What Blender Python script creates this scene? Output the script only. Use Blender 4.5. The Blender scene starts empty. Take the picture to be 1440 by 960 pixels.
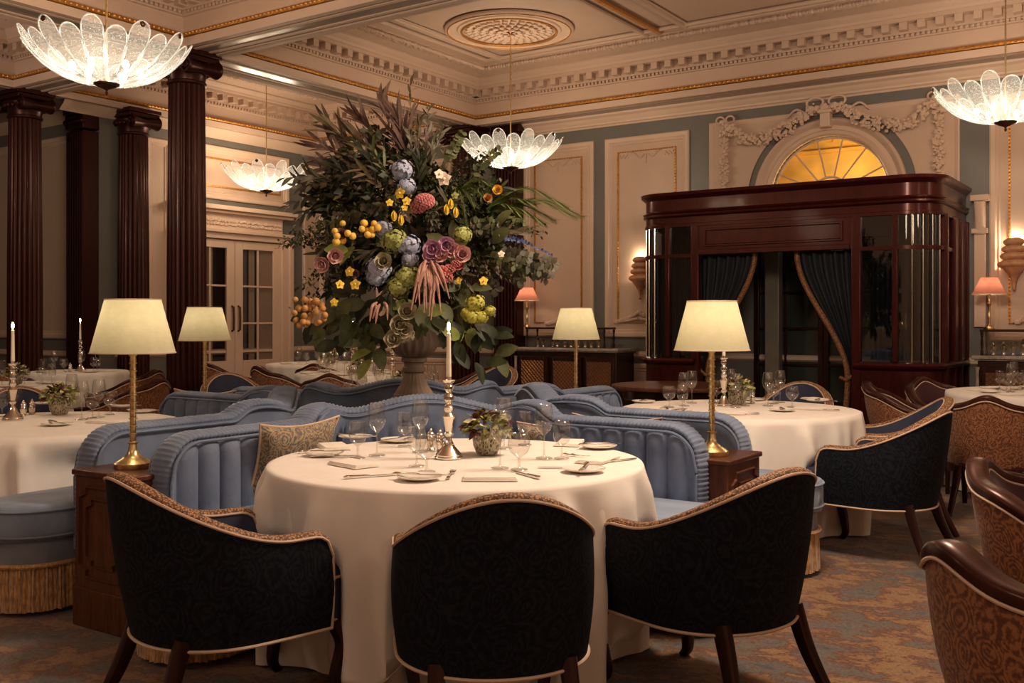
import bpy, math, random
from mathutils import Vector, Matrix
from math import sin, cos, pi, radians, sqrt, atan2, floor as fl
random.seed(7)
SC = bpy.context.scene
COL = SC.collection
# ------------------------------------------------------------------ camera
TH = radians(34.33); CT, ST = cos(TH), sin(TH)
HC = 1.33                                   # lens height
def R2(r, f): return (r*CT - f*ST, r*ST + f*CT)      # metres right / ahead of the lens -> room
def heading(r, f): return TH + atan2(-r, f)
def at(px, D): return R2((px-720)/1409.0*D, D)
def on(px, py, z):                          # point of the level z seen at a pixel
    D = (HC-z)*1409.0/(py-450); x, y = at(px, D); return (x, y, z)
cd = bpy.data.cameras.new('camera'); cam = bpy.data.objects.new('camera', cd); COL.objects.link(cam)
cam.location = (0, 0, HC); cam.rotation_euler = (pi/2, 0, TH)
cd.sensor_width = 36; cd.lens = 36*1409/1440.0; cd.shift_y = -30/1440.0; cd.clip_start = .05
SC.camera = cam
# ------------------------------------------------------------------ world, exposure
w = bpy.data.worlds.new('world'); SC.world = w; w.use_nodes = True
w.node_tree.nodes['Background'].inputs[0].default_value = (1.0, .85, .7, 1)
w.node_tree.nodes['Background'].inputs[1].default_value = .10
vs = SC.view_settings; vs.view_transform = 'Standard'; vs.look = 'None'; vs.exposure = 0.22; vs.gamma = 1; vs.use_curve_mapping = False
SC.cycles.use_denoising = True; SC.cycles.max_bounces = 8; SC.cycles.transparent_max_bounces = 24
SC.cycles.diffuse_bounces = 4; SC.cycles.caustics_reflective = False; SC.cycles.caustics_refractive = False
SC.cycles.sample_clamp_indirect = 4
WARM = (1.0, .79, .60)
def lamp(name, loc, power, size=.1, color=WARM, parent=None):
    l = bpy.data.lights.new(name, 'POINT'); l.energy = power; l.color = color; l.shadow_soft_size = size
    o = bpy.data.objects.new(name, l); COL.objects.link(o); o.location = loc; o.parent = parent
    return o
P_CH = 46.0
# chandeliers of the rest of the room, behind and above the frame
for x, y in ((-1.35, 4.2), (3.5, 4.2), (3.5, 9.0), (-6.2, -.6), (-1.35, -.6), (3.5, -.6), (-9.9, 4.2)):
    lamp('chandelier_light', (x, y, 3.2), P_CH*(5.8 if (x, y) in ((-1.35, 4.2), ) else 1.0 if y < 0 else .9), .35)
# ------------------------------------------------------------------ materials
def NM(name):
    m = bpy.data.materials.new(name); m.use_nodes = True
    nt = m.node_tree; return m, nt, nt.nodes['Principled BSDF']
def setp(b, **k):
    for n, v in k.items():
        n = n.replace('_', ' ')
        if n in b.inputs: b.inputs[n].default_value = v
def coords(nt, scale, kind='Object'):
    tc = nt.nodes.new('ShaderNodeTexCoord'); mp = nt.nodes.new('ShaderNodeMapping')
    mp.inputs['Scale'].default_value = scale if hasattr(scale, '__len__') else (scale,)*3
    nt.links.new(tc.outputs[kind], mp.inputs[0]); return mp.outputs[0]
def noise(nt, vec, scale=1, detail=3, rough=.5, dist=0):
    n = nt.nodes.new('ShaderNodeTexNoise'); n.inputs['Scale'].default_value = scale; n.inputs['Detail'].default_value = detail
    n.inputs['Roughness'].default_value = rough; n.inputs['Distortion'].default_value = dist
    nt.links.new(vec, n.inputs['Vector']); return n.outputs['Fac']
def ramp(nt, fac, stops, interp='LINEAR'):
    r = nt.nodes.new('ShaderNodeValToRGB'); r.color_ramp.interpolation = interp
    e = r.color_ramp.elements
    while len(e) < len(stops): e.new(.5)
    for i, (p, c) in enumerate(stops): e[i].position = p; e[i].color = tuple(c)+(1,)
    nt.links.new(fac, r.inputs[0]); return r.outputs[0]
def bump(nt, b, h, strength=.3, dist=.01):
    n = nt.nodes.new('ShaderNodeBump'); n.inputs['Strength'].default_value = strength; n.inputs['Distance'].default_value = dist
    nt.links.new(h, n.inputs['Height']); nt.links.new(n.outputs[0], b.inputs['Normal'])
def wave(nt, vec, scale, dist=0, detail=0, dscale=1, kind='BANDS', dirn='X'):
    n = nt.nodes.new('ShaderNodeTexWave'); n.wave_type = kind
    if kind == 'BANDS': n.bands_direction = dirn
    n.inputs['Scale'].default_value = scale; n.inputs['Distortion'].default_value = dist
    n.inputs['Detail'].default_value = detail; n.inputs['Detail Scale'].default_value = dscale
    nt.links.new(vec, n.inputs['Vector']); return n.outputs['Fac']
def math_(nt, op, a, b=None):
    n = nt.nodes.new('ShaderNodeMath'); n.operation = op
    for i, v in enumerate((a, b)):
        if v is None: continue
        if isinstance(v, (int, float)): n.inputs[i].default_value = v
        else: nt.links.new(v, n.inputs[i])
    return n.outputs[0]
def plain(name, col, rough=.6, metal=0, var=.12, nscale=6, bmp=0, bscale=60, **k):
    m, nt, b = NM(name); setp(b, Roughness=rough, Metallic=metal, **k)
    v = coords(nt, 1); f = noise(nt, v, nscale, 3)
    lo = tuple(c*(1-var) for c in col); hi = tuple(min(1, c*(1+var)) for c in col)
    nt.links.new(ramp(nt, f, [(.3, lo), (.7, hi)]), b.inputs['Base Color'])
    if bmp: bump(nt, b, noise(nt, v, bscale, 4), bmp, .004)
    return m
def velvet(name, lo, hi, sheen=.6, tint=(1, 1, 1), rough=.75, sc=4):
    m, nt, b = NM(name); setp(b, Roughness=rough, Sheen_Weight=sheen, Sheen_Roughness=.35, Sheen_Tint=tuple(tint)+(1,))
    v = coords(nt, 1); f = noise(nt, v, sc, 5, .6, .4)
    nt.links.new(ramp(nt, f, [(.32, lo), (.68, hi)]), b.inputs['Base Color'])
    bump(nt, b, noise(nt, v, 300, 2), .15, .002); return m
def paisley(name, base, dark, mid, sc=9, sheen=.15, spec=.3):
    m, nt, b = NM(name); setp(b, Roughness=.75, Sheen_Weight=sheen, Specular_IOR_Level=spec)
    v = coords(nt, (1, 1, .8))
    n0 = nt.nodes.new('ShaderNodeTexNoise'); n0.inputs['Scale'].default_value = 5; n0.inputs['Detail'].default_value = 2
    nt.links.new(v, n0.inputs['Vector'])
    mx = nt.nodes.new('ShaderNodeMix'); mx.data_type = 'VECTOR'; mx.inputs['Factor'].default_value = .12
    nt.links.new(v, mx.inputs['A']); nt.links.new(n0.outputs['Color'], mx.inputs['B'])
    vo = nt.nodes.new('ShaderNodeTexVoronoi'); vo.inputs['Scale'].default_value = sc; vo.inputs['Randomness'].default_value = .55
    nt.links.new(mx.outputs['Result'] if 'Result' in mx.outputs else mx.outputs[1], vo.inputs['Vector'])
    rings = math_(nt, 'SINE', math_(nt, 'MULTIPLY', vo.outputs['Distance'], 40.0))
    fine = noise(nt, v, 75, 4, .7)
    s = math_(nt, 'ADD', math_(nt, 'MULTIPLY', rings, .09), fine)
    nt.links.new(ramp(nt, s, [(.40, dark), (.50, mid), (.56, base), (.9, base)]), b.inputs['Base Color'])
    bump(nt, b, s, .3, .003); return m
def glass(name, tint=(1, 1, 1), gloss=.08, rough=.02, k=.55, top=.6):
    m = bpy.data.materials.new(name); m.use_nodes = True; nt = m.node_tree; nt.nodes.clear()
    o = nt.nodes.new('ShaderNodeOutputMaterial'); t = nt.nodes.new('ShaderNodeBsdfTransparent'); g = nt.nodes.new('ShaderNodeBsdfGlossy')
    t.inputs[0].default_value = tuple(tint)+(1,); g.inputs['Roughness'].default_value = rough
    fr = nt.nodes.new('ShaderNodeLayerWeight'); fr.inputs[0].default_value = .35
    a = math_(nt, 'MINIMUM', math_(nt, 'ADD', math_(nt, 'MULTIPLY', math_(nt, 'POWER', fr.outputs['Facing'], 2.2), k), gloss), top); mx = nt.nodes.new('ShaderNodeMixShader')
    nt.links.new(a, mx.inputs[0]); nt.links.new(t.outputs[0], mx.inputs[1]); nt.links.new(g.outputs[0], mx.inputs[2])
    nt.links.new(mx.outputs[0], o.inputs[0]); return m
def emis(name, col, s):
    m, nt, b = NM(name); setp(b, Base_Color=tuple(col)+(1,), Roughness=.6, Emission_Color=tuple(col)+(1,), Emission_Strength=s); return m

def petal_glass(name='bubble_glass', hi=.62, lo=.19):
    m = bpy.data.materials.new(name); m.use_nodes = True; nt = m.node_tree; nt.nodes.clear()
    o = nt.nodes.new('ShaderNodeOutputMaterial'); N = nt.nodes.new
    t = N('ShaderNodeBsdfTransparent'); g = N('ShaderNodeBsdfGlossy'); tr = N('ShaderNodeBsdfTranslucent'); df = N('ShaderNodeBsdfDiffuse')
    g.inputs['Roughness'].default_value = .12; tr.inputs[0].default_value = (.72, .78, .84, 1); df.inputs[0].default_value = (.72, .78, .84, 1)
    v = coords(nt, (1, 1, 1), 'Object'); vo = N('ShaderNodeTexVoronoi'); vo.inputs['Scale'].default_value = 95
    nt.links.new(v, vo.inputs['Vector'])
    f = ramp(nt, vo.outputs['Distance'], [(.12, (hi,)*3), (.40, (lo,)*3)])
    m1 = N('ShaderNodeMixShader'); m1.inputs[0].default_value = .5
    nt.links.new(tr.outputs[0], m1.inputs[1]); nt.links.new(df.outputs[0], m1.inputs[2])
    m2 = N('ShaderNodeMixShader'); nt.links.new(f, m2.inputs[0]); nt.links.new(t.outputs[0], m2.inputs[1]); nt.links.new(m1.outputs[0], m2.inputs[2])
    fr = N('ShaderNodeLayerWeight'); fr.inputs[0].default_value = .4; a = math_(nt, 'ADD', math_(nt, 'MULTIPLY', math_(nt, 'POWER', fr.outputs['Facing'], 2), .5), .05)
    m3 = N('ShaderNodeMixShader'); nt.links.new(a, m3.inputs[0]); nt.links.new(m2.outputs[0], m3.inputs[1]); nt.links.new(g.outputs[0], m3.inputs[2])
    bp = N('ShaderNodeBump'); bp.inputs['Strength'].default_value = .6; bp.inputs['Distance'].default_value = .004
    nt.links.new(vo.outputs['Distance'], bp.inputs['Height'])
    for n in (g, tr, df): nt.links.new(bp.outputs[0], n.inputs['Normal'])
    nt.links.new(m3.outputs[0], o.inputs[0]); return m

def shade_mat(name, col, tcol):
    m = bpy.data.materials.new(name); m.use_nodes = True; nt = m.node_tree; nt.nodes.clear(); N = nt.nodes.new
    o = N('ShaderNodeOutputMaterial'); tr = N('ShaderNodeBsdfTranslucent'); df = N('ShaderNodeBsdfDiffuse')
    f = noise(nt, coords(nt, (1, 1, 1)), 30, 5, .7)
    nt.links.new(ramp(nt, f, [(.3, tuple(c*.85 for c in tcol)), (.7, tcol)]), tr.inputs[0]); df.inputs[0].default_value = tuple(col)+(1,)
    mx = N('ShaderNodeMixShader'); mx.inputs[0].default_value = .45
    nt.links.new(tr.outputs[0], mx.inputs[1]); nt.links.new(df.outputs[0], mx.inputs[2]); nt.links.new(mx.outputs[0], o.inputs[0]); return m

def carpet_mat():
    m, nt, b = NM('patterned_carpet'); setp(b, Roughness=.95, Sheen_Weight=.2)
    v0 = coords(nt, 1)
    mp = nt.nodes.new('ShaderNodeMapping'); mp.inputs['Rotation'].default_value = (0, 0, -TH); mp.inputs['Scale'].default_value = (1.35, 1.7, 1)
    nt.links.new(v0, mp.inputs[0]); v = mp.outputs[0]
    a = noise(nt, v, 2.6, 12, .74, .2)
    c1 = ramp(nt, a, [(.30, (.045, .05, .08)), (.39, (.12, .11, .12)), (.45, (.20, .17, .13)), (.50, (.16, .055, .035)), (.535, (.36, .18, .075)), (.60, (.38, .23, .11)), (.64, (.19, .08, .05)), (.75, (.20, .17, .14))])
    f = noise(nt, v0, 90, 3, .7)
    c2 = ramp(nt, f, [(.25, (.36,)*3), (.75, (.98,)*3)])
    mx = nt.nodes.new('ShaderNodeMix'); mx.data_type = 'RGBA'; mx.blend_type = 'MULTIPLY'; mx.inputs['Factor'].default_value = 1
    nt.links.new(c1, mx.inputs['A']); nt.links.new(c2, mx.inputs['B']); nt.links.new(mx.outputs['Result'], b.inputs['Base Color'])
    bump(nt, b, noise(nt, v0, 400, 2), .5, .004); return m

def wood_mat(name, lo, hi, rough=.25, coat=.4, sc=(3, 3, .6)):
    m, nt, b = NM(name); setp(b, Roughness=rough, Coat_Weight=coat*.25, Coat_Roughness=.08, Specular_Tint=(1, .50, .42, 1), Specular_IOR_Level=.36)
    v = coords(nt, sc); f = noise(nt, v, 6, 6, .6, 1.2)
    nt.links.new(ramp(nt, f, [(.35, lo), (.65, hi)]), b.inputs['Base Color']); return m
def weave(name, lo, hi, sc=260):
    m, nt, b = NM(name); setp(b, Roughness=.7)
    v = coords(nt, 1); ck = nt.nodes.new('ShaderNodeTexVoronoi'); ck.inputs['Scale'].default_value = sc; nt.links.new(v, ck.inputs['Vector'])
    nt.links.new(ramp(nt, ck.outputs['Distance'], [(.2, hi), (.6, lo)]), b.inputs['Base Color']); bump(nt, b, ck.outputs['Distance'], -.6, .003); return m
def fringe_mat():
    m, nt, b = NM('bullion_fringe'); setp(b, Roughness=.6, Sheen_Weight=.4)
    f = noise(nt, coords(nt, (1, 1, .25)), 120, 2)
    nt.links.new(ramp(nt, f, [(.3, (.26, .12, .04)), (.7, (.68, .40, .17))]), b.inputs['Base Color']); return m

M = dict(
 carpet=carpet_mat(),
 cream=plain('cream_plaster', (.64, .465, .355), .55, var=.05, nscale=2, bmp=.05, bscale=40),
 panel=plain('panel_plaster', (.57, .405, .305), .5, var=.04, nscale=2),
 ceil=plain('ceiling_plaster', (.50, .355, .275), .6, var=.04, nscale=2),
 blue=plain('blue_grey_paint', (.148, .14, .128), .4, var=.06, nscale=3),
 soff=plain('taupe_gloss_paint', (.24, .195, .16), .25, var=.06, nscale=3),
 gilt=plain('gilding', (.52, .23, .05), .38, .55, var=.25, nscale=30, bmp=.5, bscale=120),
 wood=wood_mat('mahogany', (.026, .0045, .004), (.050, .0075, .006), .28, .3),
 colw=wood_mat('column_mahogany', (.010, .0022, .002), (.022, .0035, .003), .36, .15),
 dark=wood_mat('dark_wood', (.012, .006, .005), (.028, .012, .009), .3, .4),
 walnut=wood_mat('walnut', (.06, .022, .012), (.12, .045, .022), .35, .2, (6, 6, .8)),
 frame=wood_mat('chair_frame_wood', (.022, .007, .005), (.045, .014, .009), .32, .3),
 bluev=velvet('blue_velvet', (.105, .14, .225), (.20, .25, .365), .55, (.75, .85, 1)),
 bluep=velvet('pale_blue_velvet', (.19, .25, .36), (.29, .37, .50), .5, (.8, .9, 1)),
 greyv=velvet('grey_blue_velvet', (.14, .16, .20), (.24, .27, .33), .6, (.9, .9, 1)),
 navy=paisley('navy_damask', (.012, .0150, .0220), (.0050, .006, .009), (.007, .0085, .013), 12, 0, .12),
 navyin=velvet('navy_velvet', (.012, .017, .042), (.022, .030, .070), .2, (.6, .7, 1)),
 maroon=velvet('maroon_velvet', (.035, .004, .008), (.06, .008, .013), .3),
 paisley=paisley('rust_paisley', (.33, .14, .06), (.12, .04, .022), (.20, .075, .033), 15),
 pillow=paisley('paisley_brocade', (.36, .32, .21), (.10, .12, .14), (.34, .17, .07), 15),
 braid=weave('woven_braid', (.10, .045, .022), (.55, .29, .13), 130),
 piping=plain('cream_piping', (.62, .45, .33), .6),
 cloth=plain('white_linen', (.88, .82, .75), .8, var=.03, nscale=8, bmp=.1, bscale=300),
 napkin=plain('cream_napkin', (.90, .83, .74), .8, var=.03, bmp=.15, bscale=300),
 china=plain('bone_china', (.88, .82, .75), .15, var=.02),
 silver=plain('silver', (.80, .72, .62), .16, 1, var=.05),
 brass=plain('antique_brass', (.78, .60, .30), .28, 1, var=.2, nscale=25),
 bronze=plain('dark_bronze', (.10, .05, .035), .35, .8, var=.2),
 fringe=fringe_mat(),
 glass=glass('clear_glass', (.93, .92, .90), .11, .03, .75, .75),
 pane=glass('dark_pane', (.40, .43, .45), .10), doorglass=glass('door_pane', (.8, .8, .8), .03, .02, .25, .3),
 petal=petal_glass(), edge=petal_glass('petal_edge_glass', .75, .6),
 shade=shade_mat('cream_lampshade', (.72, .66, .46), (.80, .76, .55)),
 pink=shade_mat('pink_lampshade', (.55, .22, .16), (.60, .25, .18)),
 bulb=emis('bulb', (1, .86, .66), 5.0),
 flame=emis('candle_flame', (1, .72, .35), 40.0),
 wax=plain('ivory_wax', (.85, .76, .6), .5, var=.03),
 stone=plain('urn_stone', (.27, .195, .14), .75, var=.15, nscale=14, bmp=.3),
 marble=plain('grey_marble', (.36, .30, .26), .2, var=.3, nscale=18),
 curtain=velvet('blue_curtain', (.0035, .006, .011), (.008, .013, .022), 0),
 trim=weave('curtain_trim', (.12, .05, .02), (.42, .19, .07), 90),
 gold=plain('yellow_plaster', (.72, .46, .12), .7, var=.2, nscale=4),
 terra=plain('gilded_shell', (.50, .26, .14), .5, .1, var=.15, nscale=20),
 lattice=plain('brass_lattice', (.40, .20, .08), .35, .8),
 latback=plain('rust_silk', (.14, .05, .02), .7),
 steel=plain('steel', (.55, .5, .45), .2, 1),
)
# ------------------------------------------------------------------ mesh building
class MB:
    def __init__(s): s.v = []; s.f = []
    def add(s, vs, fs):
        n = len(s.v); s.v += [tuple(p) for p in vs]; s.f += [tuple(i+n for i in f) for f in fs]; return s
    def box(s, c, d, rz=0, rot=None):
        hx, hy, hz = d[0]/2, d[1]/2, d[2]/2
        m = rot if rot is not None else Matrix.Rotation(rz, 3, 'Z')
        vs = [m @ Vector((x*hx, y*hy, z*hz)) + Vector(c) for z in (-1, 1) for y in (-1, 1) for x in (-1, 1)]
        return s.add(vs, [(0, 2, 3, 1), (4, 5, 7, 6), (0, 1, 5, 4), (2, 6, 7, 3), (0, 4, 6, 2), (1, 3, 7, 5)])
    def span(s, x0, x1, y0, y1, z0, z1): return s.box(((x0+x1)/2, (y0+y1)/2, (z0+z1)/2), (abs(x1-x0), abs(y1-y0), abs(z1-z0)))
    def rings(s, rings, closed=True, cap0=False, cap1=False, loop=False):
        n = len(rings[0]); b = len(s.v)
        for r in rings: s.v += [tuple(p) for p in r]
        R = len(rings)
        for i in range(R if loop else R-1):
            i2 = (i+1) % R
            for j in range(n if closed else n-1):
                k = (j+1) % n
                s.f.append((b+i*n+j, b+i*n+k, b+i2*n+k, b+i2*n+j))
        if cap0: s.f.append(tuple(b+j for j in reversed(range(n))))
        if cap1: s.f.append(tuple(b+(R-1)*n+j for j in range(n)))
        return s
    def lathe(s, prof, n=24, c=(0, 0, 0), flute=None, cap0=True, cap1=True):
        rs = []
        for r, z in prof:
            ring = []
            for j in range(n):
                a = 2*pi*j/n; rr = r*(flute(a, z) if flute else 1)
                ring.append((c[0]+rr*cos(a), c[1]+rr*sin(a), c[2]+z))
            rs.append(ring)
        return s.rings(rs, True, cap0, cap1)
    def sweep(s, path, prof, up=(0, 0, 1), closed=False, cap=True, scale=None):
        """prof: list of (side, up) offsets swept along path"""
        P = [Vector(p) for p in path]; n = len(P); rs = []
        for i, p in enumerate(P):
            a = P[(i-1) % n] if (closed or i > 0) else P[0]; c = P[(i+1) % n] if (closed or i < n-1) else P[-1]
            t = (c-a); t = t.normalized() if t.length > 1e-9 else Vector((0, 0, 1))
            u = Vector(up[i]) if isinstance(up, list) else Vector(up)
            sd = t.cross(u)
            if sd.length < 1e-4: sd = t.cross(Vector((1, .01, 0)))
            sd.normalize(); uu = sd.cross(t).normalized()
            k = scale[i] if scale else 1
            if not hasattr(k, '__len__'): k = (k, k)
            rs.append([p + sd*(q[0]*k[0]) + uu*(q[1]*k[1]) for q in prof])
        return s.rings(rs, True, cap and not closed, cap and not closed, closed)
    def tube(s, path, r, n=8, closed=False, up=(0, 0, 1)):
        if hasattr(r, '__len__'): sc = r; r0 = 1
        else: sc = None; r0 = r
        return s.sweep(path, [(r0*cos(2*pi*j/n), r0*sin(2*pi*j/n)) for j in range(n)], up, closed, True, sc)
    def ball(s, c, r, n=8, m=6, sq=(1, 1, 1)):
        prof = []; rs = []
        for i in range(m+1):
            a = -pi/2+pi*i/m; rs.append([(c[0]+max(1e-4, cos(a))*r*sq[0]*cos(2*pi*j/n), c[1]+max(1e-4, cos(a))*r*sq[1]*sin(2*pi*j/n), c[2]+sin(a)*r*sq[2]) for j in range(n)])
        return s.rings(rs, True)
    def grid(s, fn, nu, nv, closed=False):
        return s.rings([[fn(i/(nu-1), j/(nv-1)) for j in range(nv)] for i in range(nu)], closed)
    def xf(s, m, start=0):
        for i in range(start, len(s.v)): s.v[i] = tuple(m @ Vector(s.v[i]))
        return s
    def obj(s, name, mat, parent=None, loc=None, smooth=True, ang=40, bev=0):
        me = bpy.data.meshes.new(name); me.from_pydata(s.v, [], s.f); me.update()
        if smooth:
            me.polygons.foreach_set('use_smooth', [True]*len(me.polygons)); me.set_sharp_from_angle(angle=radians(ang))
        me.materials.append(M[mat] if isinstance(mat, str) else mat)
        o = bpy.data.objects.new(name, me); COL.objects.link(o); o.parent = parent
        if loc is not None: o.location = loc
        if bev:
            b = o.modifiers.new('bevel', 'BEVEL'); b.width = bev; b.segments = 2; b.limit_method = 'ANGLE'
        return o
def rrect(w, h, r, n=3):
    out = []
    for cx, cy, a0 in ((w/2-r, h/2-r, 0), (-w/2+r, h/2-r, 90), (-w/2+r, -h/2+r, 180), (w/2-r, -h/2+r, 270)):
        for k in range(n+1):
            a = radians(a0+90*k/n); out.append((cx+r*cos(a), cy+r*sin(a)))
    return out
def spline(pts, n=8, closed=False):
    P = [Vector(p) for p in pts]; N = len(P); out = []
    for i in range(N if closed else N-1):
        p0 = P[i-1] if (closed or i > 0) else P[0]*2-P[1]; p1 = P[i]; p2 = P[(i+1) % N]
        p3 = P[(i+2) % N] if (closed or i+2 < N) else p2*2-p1
        for k in range(n):
            t = k/n
            out.append(.5*((2*p1)+(p2-p0)*t+(2*p0-5*p1+4*p2-p3)*t*t+(3*p1-p0-3*p2+p3)*t*t*t))
    if not closed: out.append(P[-1])
    return out
def resample(P, step):
    P = [Vector(p) for p in P]; L = [0]
    for a, b in zip(P, P[1:]): L.append(L[-1]+(b-a).length)
    n = max(2, int(L[-1]/step)+1); out = []; j = 0
    for i in range(n):
        d = L[-1]*i/(n-1)
        while j < len(P)-2 and L[j+1] < d: j += 1
        t = (d-L[j])/max(1e-9, L[j+1]-L[j]); out.append(P[j].lerp(P[j+1], t))
    return out, L[-1]
def thing(name, label, cat, loc=(0, 0, 0), rz=0, group=None):
    o = bpy.data.objects.new(name, None); COL.objects.link(o); o.location = loc; o.rotation_euler = (0, 0, rz)
    o['label'] = label; o['category'] = cat
    if group: o['group'] = group
    return o
def tag(o, label, cat, group=None):
    o['label'] = label; o['category'] = cat
    if group: o['group'] = group
    return o
def kids(o): return [c for c in bpy.data.objects if c.parent == o]
def dup(src, loc, rz=None, label=None, group=None, sc=None):
    def rec(o, par):
        c = o.copy(); COL.objects.link(c); c.parent = par
        for k in CH.get(o.name, []): rec(k, c)
        return c
    if not src.name in CH:
        for q in bpy.data.objects:
            if q.parent: 
                L = CH.setdefault(q.parent.name, [])
                if q not in L: L.append(q)
        CH.setdefault(src.name, [])
    r = rec(src, None); r.location = loc
    if rz is not None: r.rotation_euler = (0, 0, rz)
    if sc: r.scale = sc if hasattr(sc, '__len__') else (sc,)*3
    if label: r['label'] = label
    if group: r['group'] = group
    return r
CH = {}
TR = [0]
def struct(name, mb, mat, **k):
    o = mb.obj(name, mat, **k); o['kind'] = 'structure'; return o
def trim(mb, mat, **k):
    TR[0] += 1; return struct('trim_%d' % TR[0], mb, mat, **k)
def h2(*a):
    x = sin(sum(v*k for v, k in zip(a, (12.9898, 78.233, 37.719, 4.581))))*43758.5453; return x-fl(x)
def sm(t): t = max(0, min(1, t)); return t*t*(3-2*t)
# ================================================================== THE ROOM
YB = 11.0; XL = -10.85; ZS = 3.88; ZC = 4.48; XR = 4.0
def wall_x(x, Y=YB):            # X on a wall of constant Y for a view column
    q = (x-720)/1409.0; return Y*(CT*q-ST)/(ST*q+CT)
struct('floor', MB().span(-15, 5, -3.5, 13, -.06, 0), 'carpet', smooth=False)
# ceiling: plate above and soffit beams with coffers let into them
struct('ceiling', MB().span(-15, 5, -3.5, 13, ZC+.01, ZC+.1), 'ceil', smooth=False)
COF = [(-7.75, 3.2, 6.40, 10.5), (-10.62, -8.25, 6.40, 10.5), (-7.75, 3.2, 1.2, 5.95), (-10.62, -8.25, 1.2, 5.95), (-7.75, 3.2, -3.2, .75), (-10.62, -8.25, -3.2, .75)]
b = MB()
for x0, x1, y0, y1 in ((-15, XL+.0, -3.5, 13), (XL, -10.62, -3.5, 13), (-8.25, -7.75, -3.5, 13), (3.2, 5, -3.5, 13)):
    b.span(x0, x1, y0, y1, ZS, ZC)
for X0, X1 in ((-10.62, -8.25), (-7.75, 3.2)):
    for y0, y1 in ((5.95, 6.40), (10.5, 13), (.75, 1.2), (-3.5, -3.2)): b.span(X0, X1, y0, y1, ZS, ZC)
struct('ceiling_beam', b, 'soff', smooth=False)
def ring_rect(mb, x0, x1, y0, y1, prof):
    rs = [[(x0+d, y0+d, z), (x1-d, y0+d, z), (x1-d, y1-d, z), (x0+d, y1-d, z)] for d, z in prof]
    return mb.rings(rs, True)
for ci, (x0, x1, y0, y1) in enumerate(COF):
    m = MB(); ring_rect(m, x0, x1, y0, y1, [(-.07, ZS), (-.07, ZS-.012), (-.05, ZS-.02), (.012, ZS-.02), (.02, 3.90), (.03, 3.93), (.005, 3.935), (.005, 4.13), (.03, 4.135), (.03, 4.15), (.012, 4.15), (.012, 4.18), (.05, 4.18), (.05, 4.275), (.16, 4.275), (.16, 4.31), (.175, 4.315), (.185, 4.34), (.22, 4.365), (.235, 4.385), (.235, 4.40), (.36, 4.43), (.37, 4.445), (.50, 4.455), (.50, 4.465), (.62, 4.47), (.63, 4.455), (.66, 4.455), (.67, 4.475), (.70, ZC)])
    trim(m, 'ceil', ang=25)
    m = MB(); ring_rect(m, x0, x1, y0, y1, [(-.12, ZS), (-.12, ZS-.01), (-.155, ZS-.01), (-.155, ZS)]); trim(m, 'ceil', ang=25)
    m = MB(); ring_rect(m, x0, x1, y0, y1, [(.0, 3.935), (.04, 3.94), (.05, 3.955), (.04, 3.975), (.0, 3.98)])
    # beads along the gilt rope
    for (ax, bx, cy, hz) in ((x0, x1, y1-.048, 1), ):
        n = int((bx-ax)/.05)
        for k in range(n): m.ball((ax+.05+k*.05, cy, 3.957), .014, 5, 4)
    n = int((y1-y0)/.05)
    for k in range(n): m.ball((x0+.048, y0+.05+k*.05, 3.957), .014, 5, 4)
    trim(m, 'gilt', ang=30)
    if ci < 4:
        m = MB()
        def blocks(m, px, py, dx, dy, L, step, w, d0, d1, z0, z1, off=0):
            n = int(L/step)
            for k in range(n):
                t = (k+.5+off)*step; cx, cy = px+dx*t, py+dy*t; nx, ny = dy, -dx
                mid = (d0+d1)/2
                m.box((cx+nx*mid, cy+ny*mid, (z0+z1)/2), ((w if dx else d1-d0), (w if dy else d1-d0), z1-z0))
        # back edge (runs +X, inward is -Y) and left edge (runs +Y, inward +X)
        blocks(m, x0, y1, 1, 0, x1-x0, .17, .075, .05, .145, 4.20, 4.275)
        blocks(m, x0, y1, 1, 0, x1-x0, .05, .03, .01, .045, 4.15, 4.178)
        blocks(m, x0, y0, 0, 1, y1-y0, .17, .075, .05, .145, 4.20, 4.275)
        blocks(m, x0, y0, 0, 1, y1-y0, .05, .03, .01, .045, 4.15, 4.178)
        trim(m, 'ceil', smooth=False)
        # leaf enrichment of the upper cove: lumps of modelled foliage
        m = MB()
        for side in (0, 1):
            L = (x1-x0) if side == 0 else (y1-y0)
            for k in range(int(L/.038)):
                t = .40+k*.038
                if t > L-.4: break
                for q in range(3):
                    d = .385+q*.04+.012*h2(k, q, side); r = .026+.014*h2(k, q, 3)
                    p = (x0+t, y1-d) if side == 0 else (x0+d, y0+t)
                    m.ball((p[0]+.01*h2(k, q), p[1], 4.445-.006*q), r, 5, 4, (1, 1, .9))
        trim(m, 'ceil')
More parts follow.
